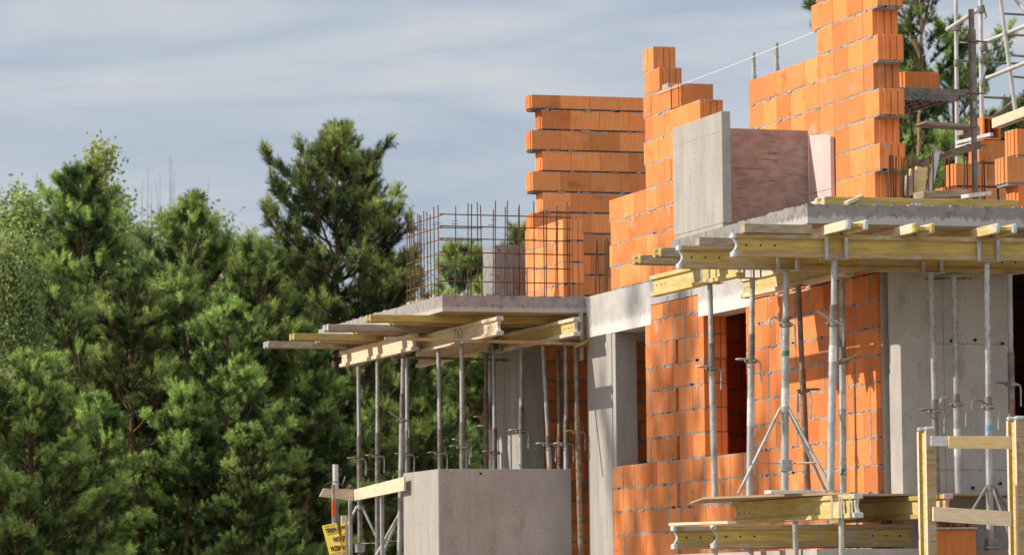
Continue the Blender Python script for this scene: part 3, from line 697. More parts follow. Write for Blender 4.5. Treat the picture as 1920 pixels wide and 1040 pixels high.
# left balcony
def lprop(pb, pt, X, cy, tpy, label, zb=2.062, **k):
    t_ = at(pt, tpy, X=X); b_ = at(pb, 880, Y=t_.y); s_ = (b_.z - zb); dx = (t_.x - b_.x) / (4.538 - b_.z)
    return prop((b_.x - dx * s_, t_.y, zb), (X, t_.y, 4.538), pz((pb + pt) / 2, cy, t_.y), label, **k)
LG = 'props under the left balcony'
lprop(674, 672, 12.12, 860, 685, 'leftmost tall prop, under the far end of the left balcony beams', group=LG, tone=1)
lprop(708, 708, 12.12, 855, 678, 'second tall prop from the left, beside the tripod left of the parapet', group=LG, tone=1)
lprop(752, 756, 12.12, 788, 660, 'bright tall prop touching the left edge of the parapet', group=LG, hook=2, tr=1.0, sleeve=.3)
lprop(764, 763, 12.33, 852, 662, 'duller prop close behind the bright one at the parapet edge', group=LG, tone=1)
lprop(826, 822, 12.33, 850, 655, 'prop with rusty collar above the parapet corner', group=LG, tone=1)
lprop(867, 865, 12.33, 838, 642, 'prop holding the pale beam above the dark form tie hole', group=LG, head='fork', beam='Y', tone=1)
lprop(872, 868, 13.08, 825, 690, 'thin prop half hidden behind the one above the tie hole', group=LG)
lprop(912, 911, 13.08, 783, 668, 'dark prop left of the board-marked concrete wall', group=LG, tone=2)
lprop(919, 918, 13.35, 800, 672, 'prop squeezed between two others left of the board-marked wall', group=LG)
lprop(928, 926, 13.08, 848, 672, 'dark prop at the left edge of the board-marked wall', group=LG, tone=1, head='fork', beam='Y')
lprop(977, 978, 13.22, 808, 655, 'prop with green stains before the board-marked wall', group=LG, paint=[(M_green, 3.12, 3.2)])
lprop(1031, 1018, 13.30, 833, 640, 'clearly leaning prop right of the board-marked wall', group=LG, hook=0, tone=0, hd=-1, sleeve=.1)
lprop(1062, 1061, 13.53, 833, 650, 'prop between the leaning one and the column', group=LG, hd=-1)
lprop(1050, 1047, 13.66, 860, 660, 'dark prop deep in the shade behind the leaning one', group=LG, tone=2)
lprop(1085, 1079, 13.40, 810, 655, 'dark prop closest to the concrete column', group=LG, tone=2)

# ------------------------------------------------------------------ tripods
def tripod(c, z1, zf, legs, label, r=.011, name='prop_tripod', m=M_galv):
    t = thing(name, (c[0], c[1], zf), label, 'tripod', 'tripods around the props')
    cl = MB(m); cl.tube([(c[0], c[1], z1 - .03), (c[0], c[1], z1 + .02)], .045, 10); cl.build('clamp', t, fix=False); cl = MB(m); cl.box((c[0] - .05, c[1] - .05, z1 - .55), (c[0] + .05, c[1] + .04, z1 - .45)); cl.build('clamp', t, fix=False)
    for (ax, ay) in legs:
        l_ = MB(m); l_.tube([(c[0] + ax * .05, c[1] + ay * .05, z1), (c[0] + ax * .55, c[1] + ay * .55, zf + .01)], r + .003, 8)
        l_.build('leg', t, fix=False)
    br = MB(m)
    for (ax, ay) in legs: br.tube([(c[0], c[1], zf + .28), (c[0] + ax * .42, c[1] + ay * .42, zf + .28)], .006, 6)
    br.build('brace', t, fix=False)
    return t
q = at(1473, 900, Y=32.25)
tripod((q.x, 32.25), pz(1473, 766, 32.25), DK, [(-.85, -.1), (.75, .1), (.55, -.7), (.25, .6)], 'open tripod stand in front of the block wall on the lower deck')
q = at(1857, 900, Y=31.07)
tripod((q.x, 31.07), pz(1857, 912, 31.07), 2.06, [(-.75, -.1), (.15, -.5), (.7, .1)], 'tripod stand before the shear wall, one orange painted leg', m=M_galvD)
q = at(674, 900, X=12.12)
tripod((q.x, q.y), pz(674, 950, q.y), 2.062, [(-.8, -.2), (.55, -.5), (.2, .8)], 'tripod stand on the leftmost prop beside the yellow sign', r=.014)
q = at(752, 900, X=12.12)
tripod((q.x - .0, q.y), pz(752, 965, q.y), 2.062, [(-.75, -.3), (-.3, .8), (.5, .2)], 'tripod stand half hidden behind the left edge of the parapet', r=.014)

# ------------------------------------------------------------------ lower deck on the right
hbeam('X', 11.36, 13.45, 32.42, 2.085, 'dark yellow H-beam with blue cap, leftmost at the bottom', caps=(M_capB, None))
hbeam('X', 11.56, 13.45, 31.95, 2.085, 'dark yellow H-beam with white cap and ink marks at the bottom', caps=(M_cap, None))
hbeam('Y', 30.62, 33.6, 12.40, 2.32, 'bright yellow H-beam of the lower deck with white near end', caps=(M_cap, M_cap), web=M_yelB, fl=M_yelB)
hbeam('Y', 30.75, 33.4, 13.28, 2.32, 'yellow H-beam of the lower deck before the shear wall', caps=(M_pinkp, M_cap), web=M_yelB, fl=M_yel)
def sheet(pts, z, th, m, label, name='plywood_sheet', cat='plywood'):
    b = MB(m); b.prism([(p[0], p[1]) for p in pts], 2, z, z + th); return tag(b.build(name), label, cat)
sheet([(11.72, 32.6), (12.0, 31.9), (12.55, 31.0), (12.62, 31.4), (12.45, 33.5), (12.2, 34.3)], 2.527, .018, M_ply, 'thin plywood sheet lying on the lower deck under the window props')
sheet([(12.6, 31.6), (14.6, 31.4), (14.6, 32.45), (12.6, 33.4)], 2.527, .018, M_ply, 'plywood sheet on the lower deck before the shear wall')
a_, b_ = at(1439, 926, Y=31.6), at(1538, 924, Y=31.6)
plank((a_.x, 31.6, 2.562), (b_.x, 31.6, 2.562), .16, .03, 'white board on the lower deck at the tripod feet', M_white)
a_, b_ = at(1262, 984, Y=32.3), at(1380, 976, Y=31.4)
plank((a_.x, 32.3, 2.30), (b_.x, 31.5, 2.30), .1, .025, 'pale board lying on the two lowest beams', M_pale)

# railing of two upright H-beams and two boards
def vpost(px, label, ztop_py, Yc=30.42):
    q = at(px, ztop_py, Y=Yc); t = thing('upright_beam', (q.x, Yc, 0), label, 'upright beam', 'upright H-beams of the railing')
    x = q.x
    for yy, mm_ in ((Yc - .1, M_yel), (Yc + .06, M_yel)):
        f = MB(M_fl if yy < Yc else M_yel); f.box((x - .04, yy, 0), (x + .04, yy + .04, q.z - .035)); f.build('flange', t, .004)
        c = MB(M_cap); c.box((x - .042, yy - .002, q.z - .034), (x + .042, yy + .042, q.z)); c.build('end_cap', t, .01)
        lf = MB(M_pale); lf.box((x - .0425, yy + .001, 0), (x - .0402, yy + .039, q.z - .036)); lf.build('pale_edge', t)  # paler strip over the left side of each flange
    w = MB(M_yelB); w.box((x - .014, Yc - .06, 0), (x + .014, Yc + .06, q.z - .05)); w.build('web', t)
    return x
x1 = vpost(1736, 'upright double-flanged beam left of the railing boards', 800)
x2 = vpost(1904, 'upright double-flanged beam at the right edge of the picture', 780)
def board(pa, pb, ya0, ya1, yb0, yb1, Y, label, m, name='railing_board', x_right=None, th=.025):
    A0, A1 = at(pa, ya0, Y=Y), at(pa, ya1, Y=Y); B0, B1 = at(pb, yb0, Y=Y), at(pb, yb1, Y=Y)
    b = MB(m); b.prism([(A1.x, A1.z), (B1.x, B1.z), (B0.x, B0.z), (A0.x, A0.z)], 1, Y, Y + th); return tag(b.build(name, None, .002), label, 'board', 'boards of the railing')
board(1746, 1780, 817, 836, 817, 836, 30.30, 'short whitish board end beside the upper fresh board', M_white)
board(1779, 1896, 817, 840, 817, 841, 30.27, 'upper fresh yellow railing board', M_pine)
board(1750, 1896, 949, 976, 958, 986, 30.27, 'lower pale railing board above the orange block', M_pineP)
# block pile between the posts
q = at(1752, 992, Y=30.9); r_ = at(1830, 992, Y=30.9)
t = thing('block_pile', (q.x, 30.9, 0), 'orange clay block standing at the bottom between the railing beams', 'clay block')
b = MB(M_brick); b.box((q.x, 30.9, q.z - .49), (r_.x, 31.15, q.z - .25)); b.box((q.x, 30.9, q.z - .242), (r_.x, 31.15, q.z)); b.box((q.x, 30.9, 0), (r_.x, 31.15, q.z - .495)); b.build('clay_block', t, .006)
b = MB(M_concD); b.box((q.x - .004, 30.88, q.z + .001), (r_.x + .006, 31.16, q.z + .02)); b.build('mortar_cap', t, .004)
b = MB(M_debris)
for _ in range(60):
    x, y = random.uniform(q.x + .03, r_.x - .04), random.uniform(30.92, 31.12); z = q.z + .02; s_ = random.uniform(.008, .024)
    b.box((x, y, z), (x + s_ * 2, y + s_, z + random.uniform(.01, .055)), j=.006)
tag(b.build('mortar_crumbs'), 'dark crumbs of mortar on top of the orange block', 'debris', kind='stuff')

# ------------------------------------------------------------------ things on the upper slab
def loose_block(p, L, label, ang=0, hollow=False, Wd=.25, Hh=.238):
    t = thing('clay_block', tuple(p), label, 'clay block', 'loose clay blocks')
    b = MB(M_brick)
    if not hollow: block(b, 'X', p[0], p[0] + L, p[1], p[2], p[2] + Hh, True, Wd)
    else:
        x0, y0, z0 = p; w = .02
        for bx_ in (((0, 0, 0), (L, Wd, w)), ((0, 0, Hh - w), (L, Wd, Hh)), ((0, 0, w), (w, Wd, Hh - w)), ((L - w, 0, w), (L, Wd, Hh - w)), ((.07, 0, w), (.075, Wd, Hh - w))):
            b.box((x0 + bx_[0][0], y0 + bx_[0][1], z0 + bx_[0][2]), (x0 + bx_[1][0], y0 + bx_[1][1], z0 + bx_[1][2]), None, .5)
        b.box((x0, y0 + Wd - .02, z0), (x0 + .05, y0 + Wd - .01, z0 + .1), None, .5)
    b.build('shell', t, .002)
    return t
DY = 34.6
dz = at(1750, 166, Y=DY).z
a_ = at(1690, 166, Y=DY); b_ = at(1816, 170, Y=DY)
t = thing('scaffold_deck', (a_.x, DY, a_.z), 'grey perforated steel scaffold deck beside the block tower', 'scaffold deck')
b = MB(M_galvD); x0, x1_ = a_.x - .2, b_.x
b.box((x0, DY, dz - .06), (x1_, DY + .03, dz)); b.box((x0, DY + .004, dz - .12), (x1_ - .1, DY + .02, dz - .058)); b.build('edge_rail', t)
b = MB(M_galvD); b.box((x0, DY + 2.2, dz - .12), (x1_, DY + 2.23, dz)); b.build('edge_rail', t)
b = MB(M_galvD)
for k in range(28): b.box((x0, DY + .05 + k * .0775, dz - .02), (x1_ - .02, DY + .05 + k * .0775 + (.068 if k % 3 else .075), dz - .012))
for k in range(8): b.box((x0 + k * (x1_ - x0 - .05) / 7.01, DY + .03, dz - .06), (x0 + k * (x1_ - x0 - .05) / 7.01 + .03, DY + 2.2, dz - .025))
b.build('perforated_panel', t)
q = at(1730, 178, Y=DY); b = MB(M_greenD); b.prism([(q.x - .12, q.z - .03), (q.x - .07, q.z - .05), (q.x + .06, q.z - .045), (q.x + .1, q.z - .01), (q.x + .07, q.z + .03), (q.x - .05, q.z + .04), (q.x - .1, q.z + .02)], 1, DY - .003, DY - .001); b.build('paint_patch', t)
q = at(1692, 166, Y=34.75); loose_block((q.x, 34.72, dz + .001), .375, 'single clean orange block on the steel scaffold deck', Hh=at(1750, 137, Y=34.75).z - dz)
q = at(1840, 262, Y=37.3); loose_block((q.x, 37.25, at(1860, 263, Y=37.3).z + .0), .2, 'hollow block lying on its side atop the stepped wall', hollow=True, Wd=.36)

# grey post with pins in front of the scaffold
YP = 33.4
q0, q1 = at(1829, 365, Y=YP), at(1821, 18, Y=YP)
t = thing('scaffold_post', (q0.x, YP, 5.01), 'dull grey perforated steel post standing on the upper slab', 'steel post')
b = MB(M_galvD); b.tube([(q0.x, YP, 5.01), (q1.x, YP, q1.z)], .027, 10, cap=True); zz = 5.2
b.tube([(at(1822, 60, Y=YP).x + .003, YP, at(1822, 240, Y=YP).z), (q1.x + .003, YP, at(1822, 56, Y=YP).z)], .036, 10); b.build('tube', t, fix=False)
for py in (78, 175, 272):
    p = at(1824, py, Y=YP); b = MB(M_galvD); b.tube([p + Vector((0, 0, -.006)), p + Vector((0, 0, .006))], .065, 10); b.bar(p + Vector((-.02, 0, 0)), p + Vector((.14, 0, 0)), .03, .012); b.build('disc', t, fix=False)
p = at(1826, 215, Y=YP); b = MB(M_green); b.tube([p, p + Vector((0, 0, .12))], .0372, 10, cap=False); b.build('paint_patch', t, fix=False)

# tube scaffold at the right
def scaff():
    Y0, Y1 = 37.6, 38.8
    t = thing('tube_scaffold', (at(1793, 200, Y=Y1).x, Y0, 5.0), 'silvery tube scaffold with ladder brace at the top right', 'scaffold')
    def tb(name, pts, r=.024, m=M_alu):
        b = MB(m); b.tube([at(p[0], p[1], Y=p[2]) for p in pts], r, 10); return b.build(name, t, fix=False)
    tb('standard', [(1795, 335, Y1), (1792, -40, Y1)], .022); tb('standard', [(1842, 330, Y0), (1838, -40, Y0)], .024)
    tb('ledger', [(1776, 56, Y1), (1842, 14, Y0 - .1)], .024)
    tb('ledger', [(1797, 114, Y1), (1935, 121, Y1 + .1)], .014, M_galvD); tb('ledger', [(1800, 80, Y1 + .2), (1840, 82, Y1)], .01, M_galvD)
    tb('ledger', [(1845, 80, Y0), (1935, 44, Y0 - 1)], .022); tb('ledger', [(1848, 148, Y0), (1935, 113, Y0 - 1)], .022)
    tb('ledger', [(1842, 182, Y1), (1935, 187, Y1)], .014, M_galvD)
    tb('brace', [(1835, 240, Y0), (1935, 165, Y0)], .02, M_galvD); tb('brace', [(1894, -12, Y0), (1935, 34, Y0 - .2)], .02)
    tb('stile', [(1875, -5, Y0 - .5), (1905, 217, Y0 - .5)], .022)
    for x, y in ((1882, 26), (1888, 65), (1895, 104), (1900, 144)): tb('rung', [(x, y, Y0 - .48), (1935, y + 3, Y0 - .4)], .012, M_galvD)
    for px, py, yy in ((1839, 18, Y0), (1793, 52, Y1), (1842, 112, Y0), (1795, 118, Y1), (1844, 156, Y0), (1844, 90, Y0)):
        p = at(px, py, Y=yy - .05); b = MB(M_galvD); b.tube([p + Vector((-.03, 0, 0)), p + Vector((.035, 0, .0))], .038, 8); b.box(p + Vector((-.02, -.05, -.035)), p + Vector((.02, .03, .035)), j=.006)
        b.tube([p + Vector((.03, -.03, -.02)), p + Vector((.05, -.03, -.08)), p + Vector((.03, -.03, -.1))], .008, 6); b.build('coupler', t, fix=False)
    for px, py in ((1846, 80), (1849, 148)):
        b = MB(M_mint); p, q = at(px, py, Y=Y0 - .03), at(px + 6, py - 3, Y=Y0 - .05); b.tube([p, q], .027, 10); b.build('painted_end', t, fix=False)
scaff()
def pxplank(a, b, Ya, Yb, w, h, label, m, **k): return plank(at(a[0], a[1], Y=Ya), at(b[0], b[1], Y=Yb), w, h, label, m, **k)
pxplank((1727, 233), (1826, 240), 36.2, 36.2, .25, .035, 'weathered plank end jutting left of the grey post', M_grey)
pxplank((1800, 246), (1830, 248), 36.4, 36.4, .2, .085, 'short thick board just left of the grey post', M_grey)
pxplank((1868, 232), (1940, 205), 36.6, 35.6, .1, .10, 'pale beam sloping up to the right edge under the ladder brace', M_pale)
pxplank((1795, 268), (1860, 252), 37.0, 36.6, .05, .035, 'slim pale rail behind the grey post, upper', M_white)
pxplank((1795, 280), (1830, 271), 36.8, 36.6, .05, .06, 'slim pale rail behind the grey post, lower', M_white)
pxplank((1690, 318), (1838, 271), 33.1, 32.9, .05, .07, 'dark flat steel bar sloping across the view to the grey post', M_rustS, name='steel_bar', cat='steel bar')
for (a, b, y_, w, lab, m) in (((1709, 366), (1714, 318), 32.6, .09, 'leftmost timber stub behind the starter bars', M_yelB), ((1722, 366), (1727, 314), 32.7, .11, 'wider grey-faced timber stub behind the starter bars', M_pine), ((1700, 368), (1704, 330), 32.4, .06, 'short grey stake at the foot of the tower', M_grey)):
    pxplank(a, b, y_, y_, w, .05, lab, m, name='timber_stub', cat='timber stub', up=(0, 1, 0))
pxplank((1741, 366), (1757, 284), 32.9, 32.9, .05, .04, 'whitish stick leaning right with frayed rag on top', M_white, name='leaning_stick', cat='stick', up=(0, 1, 0))
b = MB(M_rubble)
for _ in range(9):
    p = at(1757 + random.uniform(-8, 4), 282 + random.uniform(-7, 6), Y=32.9); b.bar(p, p + Vector((random.uniform(-.07, .06), 0, random.uniform(-.05, .04))), .02, .012)
tag(b.build('rag'), 'frayed pale rag knotted on the leaning stick', 'rag')
# timbers lying on the slab edge
zf = 5.022
hbeam('X', at(1538, 377, Y=31.3).x, at(1905, 380, Y=31.3).x, 31.34, zf, 'long yellowish beam lying flat on the right slab edge', flat=True, caps=(M_pale, None), fl=M_yel, web=M_yel, group='timbers on the slab')
plank((at(1524, 377, Y=31.6).x, 31.6, zf + .038), (at(1560, 377, Y=31.6).x, 31.62, zf + .038), .07, .07, 'pale timber end peeking out left of the long flat beam', M_pale)
pxplank((1586, 381), (1616, 368), 31.18, 31.3, .05, .03, 'small offcut leaning over the long flat beam', M_pale, name='timber_offcut', cat='offcut')
pxplank((1722, 366), (1808, 363), 31.6, 31.7, .16, .06, 'grey-brown board tilted up on the long flat beam', M_grey)
pxplank((1809, 368), (1852, 363), 31.5, 31.55, .12, .035, 'short white-topped board at the foot of the grey post', M_white)
b = MB(M_rubble)
for _ in range(26):
    x = random.gauss(at(1717, 380, Y=31.2).x, .035); b.box((x, 31.2, 5.02), (x + .02, 31.22, 5.02 + random.uniform(.01, .035)), j=.006)
tag(b.build('rubble'), 'little heap of pale crumbs on the right slab edge', 'rubble', kind='stuff')
b = MB(M_rubble)
for _ in range(46):
    x = random.uniform(11.95, 12.6); y = random.uniform(41.75, 42.6); s_ = random.uniform(.03, .11)
    b.bar((x, y, 5.03 + s_ * .25), (x + s_ * 1.4, y + random.uniform(-.05, .05), 5.03 + s_ * random.uniform(.1, .5)), s_ * .7, .03)
for i in range(14):
    y = random.uniform(41.8, 43.2); b.box((11.88, y, 5.01), (11.96, y + .06, 5.03 + random.uniform(0, .03)), j=.01)
tag(b.build('rubble'), 'pale broken pieces scattered behind the mesh on the left slab', 'rubble', kind='stuff')
# mason's line, two steel props rising behind the wall
b = MB(M_string); p0 = at(1232, 176, X=XW - .02); p1_ = at(1528, 60, X=XW - .02)
b.tube([p0, p0.lerp(p1_, .5) + Vector((0, 0, -.012)), p1_], .0035, 5, cap=False); tag(b.build('mason_line', fix=False), 'taut white mason line between the stepped wall and the tower', 'string')
for px, py, lab in ((1412.5, 99, 'left tube end rising behind the low part of the tower wall'), (1455.5, 81, 'right taller tube end rising behind the tower wall')):
    Yq = at(px, 150, X=XW + .6).y; q = at(px, py, Y=Yq)
    t = thing('steel_prop', (q.x, Yq, 5.02), lab, 'steel prop', 'tube ends behind the tower wall')
    b = MB(M_galv); b.tube([(q.x, Yq, 5.02), (q.x, Yq, q.z - .22)], .030, 12); b.build('outer_tube', t, fix=False)
    b = MB(M_galv); b.tube([(q.x, Yq, q.z - .22), (q.x, Yq, q.z)], .0225, 12); b.tube([(q.x + .012, Yq - .019, q.z - .14), (q.x + .015, Yq - .0225, q.z - .14)], .007, 6, M_black); b.build('inner_tube', t, fix=False)

# ------------------------------------------------------------------ edge protection and sign at lower left
X_E = 11.78
a0, a1, b0, b1_ = at(664, 917, X=X_E), at(664, 938, X=X_E), at(757, 893, X=X_E), at(757, 919, X=X_E)
b = MB(M_pale); b.prism([(a1.y, a1.z), (b1_.y, b1_.z), (b0.y, b0.z), (a0.y, a0.z)], 0, X_E, X_E + .025)
tag(b.build('guard_plank', None, .002), 'sunlit guard plank running back from the parapet', 'plank', 'guard planks')
Yg = a0.y + .02
c0, c1, d0, d1 = at(607, 915, Y=Yg), at(599, 930, Y=Yg), at(672, 917, Y=Yg), at(662, 938, Y=Yg)
b = MB(M_pale); b.prism([(c1.x, c1.z), (d1.x, d1.z), (d0.x, d0.z), (c0.x, c0.z)], 1, Yg, Yg + .025)
tag(b.build('guard_plank', None, .002), 'short guard plank with slanted end above the yellow sign', 'plank', 'guard planks')
def gpost(px, pyt, Y, label, band=False, r=.021):
    q = at(px, pyt, Y=Y); t = thing('guard_post', (q.x, Y, 0), label, 'guard post', 'guard rail posts')
    b = MB(M_galv); b.box((q.x - r, Y - r, 0), (q.x + r, Y + r, q.z)); b.build('post', t, .004)
    b = MB(M_galvD); b.tube([(q.x - .09, Y - .03, q.z + .0), (q.x - .02, Y - .03, q.z + .03), (q.x + .05, Y - .03, q.z + .02), (q.x + .1, Y - .03, q.z - .02), (q.x + .14, Y - .03, q.z + .09)], .007, 6); b.build('hook', t, fix=False)
    if band:
        b = MB(M_orange); z0, z1 = at(px, 967, Y=Y).z, at(px, 938, Y=Y).z; b.box((q.x - r - .001, Y - r - .001, z0), (q.x + r + .001, Y + r + .001, z1)); b.build('paint_band', t)
    return t
gpost(716, 905, 44.0, 'guard post in front of the long guard plank')
gpost(656.5, 917, 45.6, 'guard post behind the joint of the two guard planks')
gpost(625, 907, 45.0, 'guard post with an orange painted band above the sign', True, .017)
q = at(629, 870, Y=52); t = thing('striped_pole', (q.x, 52, 0), 'distant blue and white striped pole among the dark pines', 'pole')
for k in range(14):
    z0 = q.z - .42 * (k + 1); z0 = max(z0, 0)
    if q.z - .42 * k <= 0: break
    b = MB(M_white if k % 2 == 0 else M_galvD); b.tube([(q.x, 52, z0), (q.x, 52, q.z - .42 * k)], .04, 10); b.build('pole_section', t, fix=False)
# sign on its stake
YS = 44.2
q = at(645.5, 966, Y=YS + .03)
b = MB(M_pale); b.box((q.x - .038, YS + .02, 0), (q.x + .038, YS + .05, q.z)); tag(b.build('sign_stake', None, .003), 'pale wooden stake carrying the torn yellow sign', 'stake')
t = sign_root = thing('warning_sign', (q.x, YS, at(645, 1020, Y=YS).z), 'torn yellow warning sign with black Polish lettering', 'sign')
def sp(px, py, yy=YS): return at(px, py, Y=yy)
def sheet3(pts, m, name, th=.004):
    V = [sp(*p) for p in pts]; n = len(V); b = MB(m); B = [v + Vector((0, th, 0)) for v in V]
    b.poly(V + B, [list(range(n))[::-1], [i + n for i in range(n)]] + [(i, (i + 1) % n, (i + 1) % n + n, i + n) for i in range(n)]); return b.build(name, t)
sheet3([(604, 984.5), (630.5, 979), (633, 988), (635.5, 1000), (639, 1008), (641, 1025), (641, 1037.5), (619, 1043)], M_sign, 'left_sheet')
sheet3([(639.5, 985, YS - .01), (647.5, 976, YS - .01), (649.8, 1033, YS - .01), (641.0, 1037, YS - .012), (639.2, 1010, YS - .012)], M_sign, 'right_sheet')
sheet3([(639.5, 986, YS - .03), (643.5, 984, YS - .028), (642.0, 1000, YS - .02), (641.2, 1024, YS - .014), (638.8, 1008, YS - .03)], M_signB, 'torn_fold')
def text3(s_, px, py, hpx, wscale, rot, yy, name='lettering'):
    cu = bpy.data.curves.new('txt', 'FONT'); cu.body = s_; cu.size = hpx / .72 / 165.0; cu.extrude = .0012; cu.offset = .0022
    to = bpy.data.objects.new('tmp', cu); COL.objects.link(to); dg = bpy.context.evaluated_depsgraph_get()
    me = bpy.data.meshes.new_from_object(to.evaluated_get(dg)); bpy.data.objects.remove(to); me.materials.append(M_ink)
    o = bpy.data.objects.new(name, me); COL.objects.link(o); p = sp(px, py, yy); o.parent = t; o.location = p - Vector(t['_o'])
    o.rotation_euler = (pi / 2, rot, 0); o.scale = (wscale, 1, 1); return o
text3('TEREN B', 611.5, 998.5, 8.5, .62, -.16, YS - .0025)
text3('WST', 625.5, 1015.5, 9.5, .62, -.12, YS - .0025)
text3('WZBRO', 620.5, 1032.5, 9.5, .60, -.10, YS - .0025)
text3('WY', 642.8, 992, 7, .5, -.3, YS - .0135); text3('\u0118P', 641.9, 1012.5, 8.5, .55, -.1, YS - .0155); text3('NY', 642.0, 1030, 8.5, .52, -.08, YS - .0155)
for (pa, pb) in (((608, 987), (629, 982.5)), ((614, 1001.5), (634.5, 996.5)), ((621, 1038.5), (640, 1034)), ((642, 1002.5), (648.3, 999.5)), ((642, 1034), (648.6, 1031))):
    yy = YS - .0025 if pa[0] < 640 else YS - .0155
    b = MB(M_ink); b.bar(sp(*pa, yy), sp(*pb, yy), .003, .004); b.build('ruled_line', t, fix=False)

t.rotation_euler = (0, 0, radians(-26))
# ------------------------------------------------------------------ trees
def leafmat(name, c1, c2, tr=.35, rough=.6):
    m = bpy.data.materials.new(name); m.use_nodes = True; n, l = m.node_tree.nodes, m.node_tree.links
    b = n['Principled BSDF']; b.inputs['Roughness'].default_value = rough; b.inputs['Specular IOR Level'].default_value = .3
    a = n.new('ShaderNodeAttribute'); a.attribute_name = 'tint'; oi = n.new('ShaderNodeObjectInfo')
    x = n.new('ShaderNodeMix'); x.data_type = 'RGBA'; x.inputs[6].default_value = (*c1, 1); x.inputs[7].default_value = (*c2, 1); l.new(a.outputs['Fac'], x.inputs[0])
    hs = n.new('ShaderNodeHueSaturation'); l.new(x.outputs[2], hs.inputs['Color'])
    r = n.new('ShaderNodeMapRange'); r.inputs[3].default_value = 1.0; r.inputs[4].default_value = 1.5; l.new(oi.outputs['Random'], r.inputs[0]); l.new(r.outputs[0], hs.inputs['Value'])
    r2 = n.new('ShaderNodeMapRange'); r2.inputs[3].default_value = .485; r2.inputs[4].default_value = .51; l.new(oi.outputs['Random'], r2.inputs[0]); l.new(r2.outputs[0], hs.inputs['Hue'])
    tt = n.new('ShaderNodeBsdfTranslucent'); ms = n.new('ShaderNodeMixShader'); ms.inputs[0].default_value = tr
    l.new(hs.outputs[0], b.inputs['Base Color']); l.new(hs.outputs[0], tt.inputs[0]); o = n['Material Output']
    l.new(b.outputs[0], ms.inputs[1]); l.new(tt.outputs[0], ms.inputs[2]); l.new(ms.outputs[0], o.inputs[0]); return m
M_needle = leafmat('pine_needles', (0.012, 0.036, 0.010), (0.46, 0.59, 0.16), .22)  # dark end stands in for shaded tufts, light end for sunlit ones
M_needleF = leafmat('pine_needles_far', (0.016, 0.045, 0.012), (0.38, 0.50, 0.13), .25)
M_leaf = leafmat('birch_leaves', (0.06, 0.12, 0.03), (0.46, 0.54, 0.20), .4, .6)
M_leafY = leafmat('yellowing_leaves', (0.20, 0.24, 0.05), (0.52, 0.50, 0.13), .45)
M_bark = mat("pine_bark", (0.115, 0.07, 0.05), .95, col2=(0.20, 0.105, 0.06), scale=5, stretch=(1, 1, .4), bump=.8, bscale=12)
M_barkO = mat("orange_pine_bark", (0.42, 0.25, 0.15), .9, col2=(0.26, 0.17, 0.11), scale=4, stretch=(1, 1, .4), bump=.6, bscale=12)
M_barkG = mat("birch_bark", (0.34, 0.31, 0.27), .9, col2=(0.16, 0.13, 0.11), scale=6, bump=.4)

def fast_mesh(name, verts, nper, mat_, tint):
    """verts (N*nper,3) separate faces with nper corners; tint per face"""
    me = bpy.data.meshes.new(name); N = len(verts) // nper
    me.vertices.add(N * nper); me.vertices.foreach_set('co', np.asarray(verts, np.float32).ravel())
    me.loops.add(N * nper); me.loops.foreach_set('vertex_index', np.arange(N * nper, dtype=np.int32))
    me.polygons.add(N); me.polygons.foreach_set('loop_start', np.arange(0, N * nper, nper, dtype=np.int32))
    a = me.attributes.new('tint', 'FLOAT', 'FACE'); a.data.foreach_set('value', np.asarray(tint, np.float32))
    me.materials.append(mat_); me.update(calc_edges=True); me.validate(); return me
def nrm(v): return v / np.maximum(np.linalg.norm(v, axis=-1, keepdims=True), 1e-6)
def needles(rs, P, D, L, T, n, nl=.065, nw=.0075, spread=.75):
    """P shoot bases, D unit directions, L lengths, T tints -> thin triangles"""
    S = len(P); t = rs.uniform(.05, 1, (S, n, 1)); base = P[:, None] + D[:, None] * L[:, None, None] * t
    rv = nrm(rs.normal(size=(S, n, 3))); rv = nrm(rv - (rv * D[:, None]).sum(-1, keepdims=True) * D[:, None])
    nd = nrm(D[:, None] * rs.uniform(.35, .95, (S, n, 1)) + rv * spread); ln = nl * rs.uniform(.75, 1.2, (S, n, 1))
    w = nrm(np.cross(nd, nrm(rv + .35 * rs.normal(size=(S, n, 3))))) * nw / 2
    tri = np.stack([base - w, base + w, base + nd * ln], axis=2).reshape(-1, 3)
    tt = np.clip(np.repeat(T, n) + rs.uniform(-.12, .12, S * n), 0, 1); return tri, tt
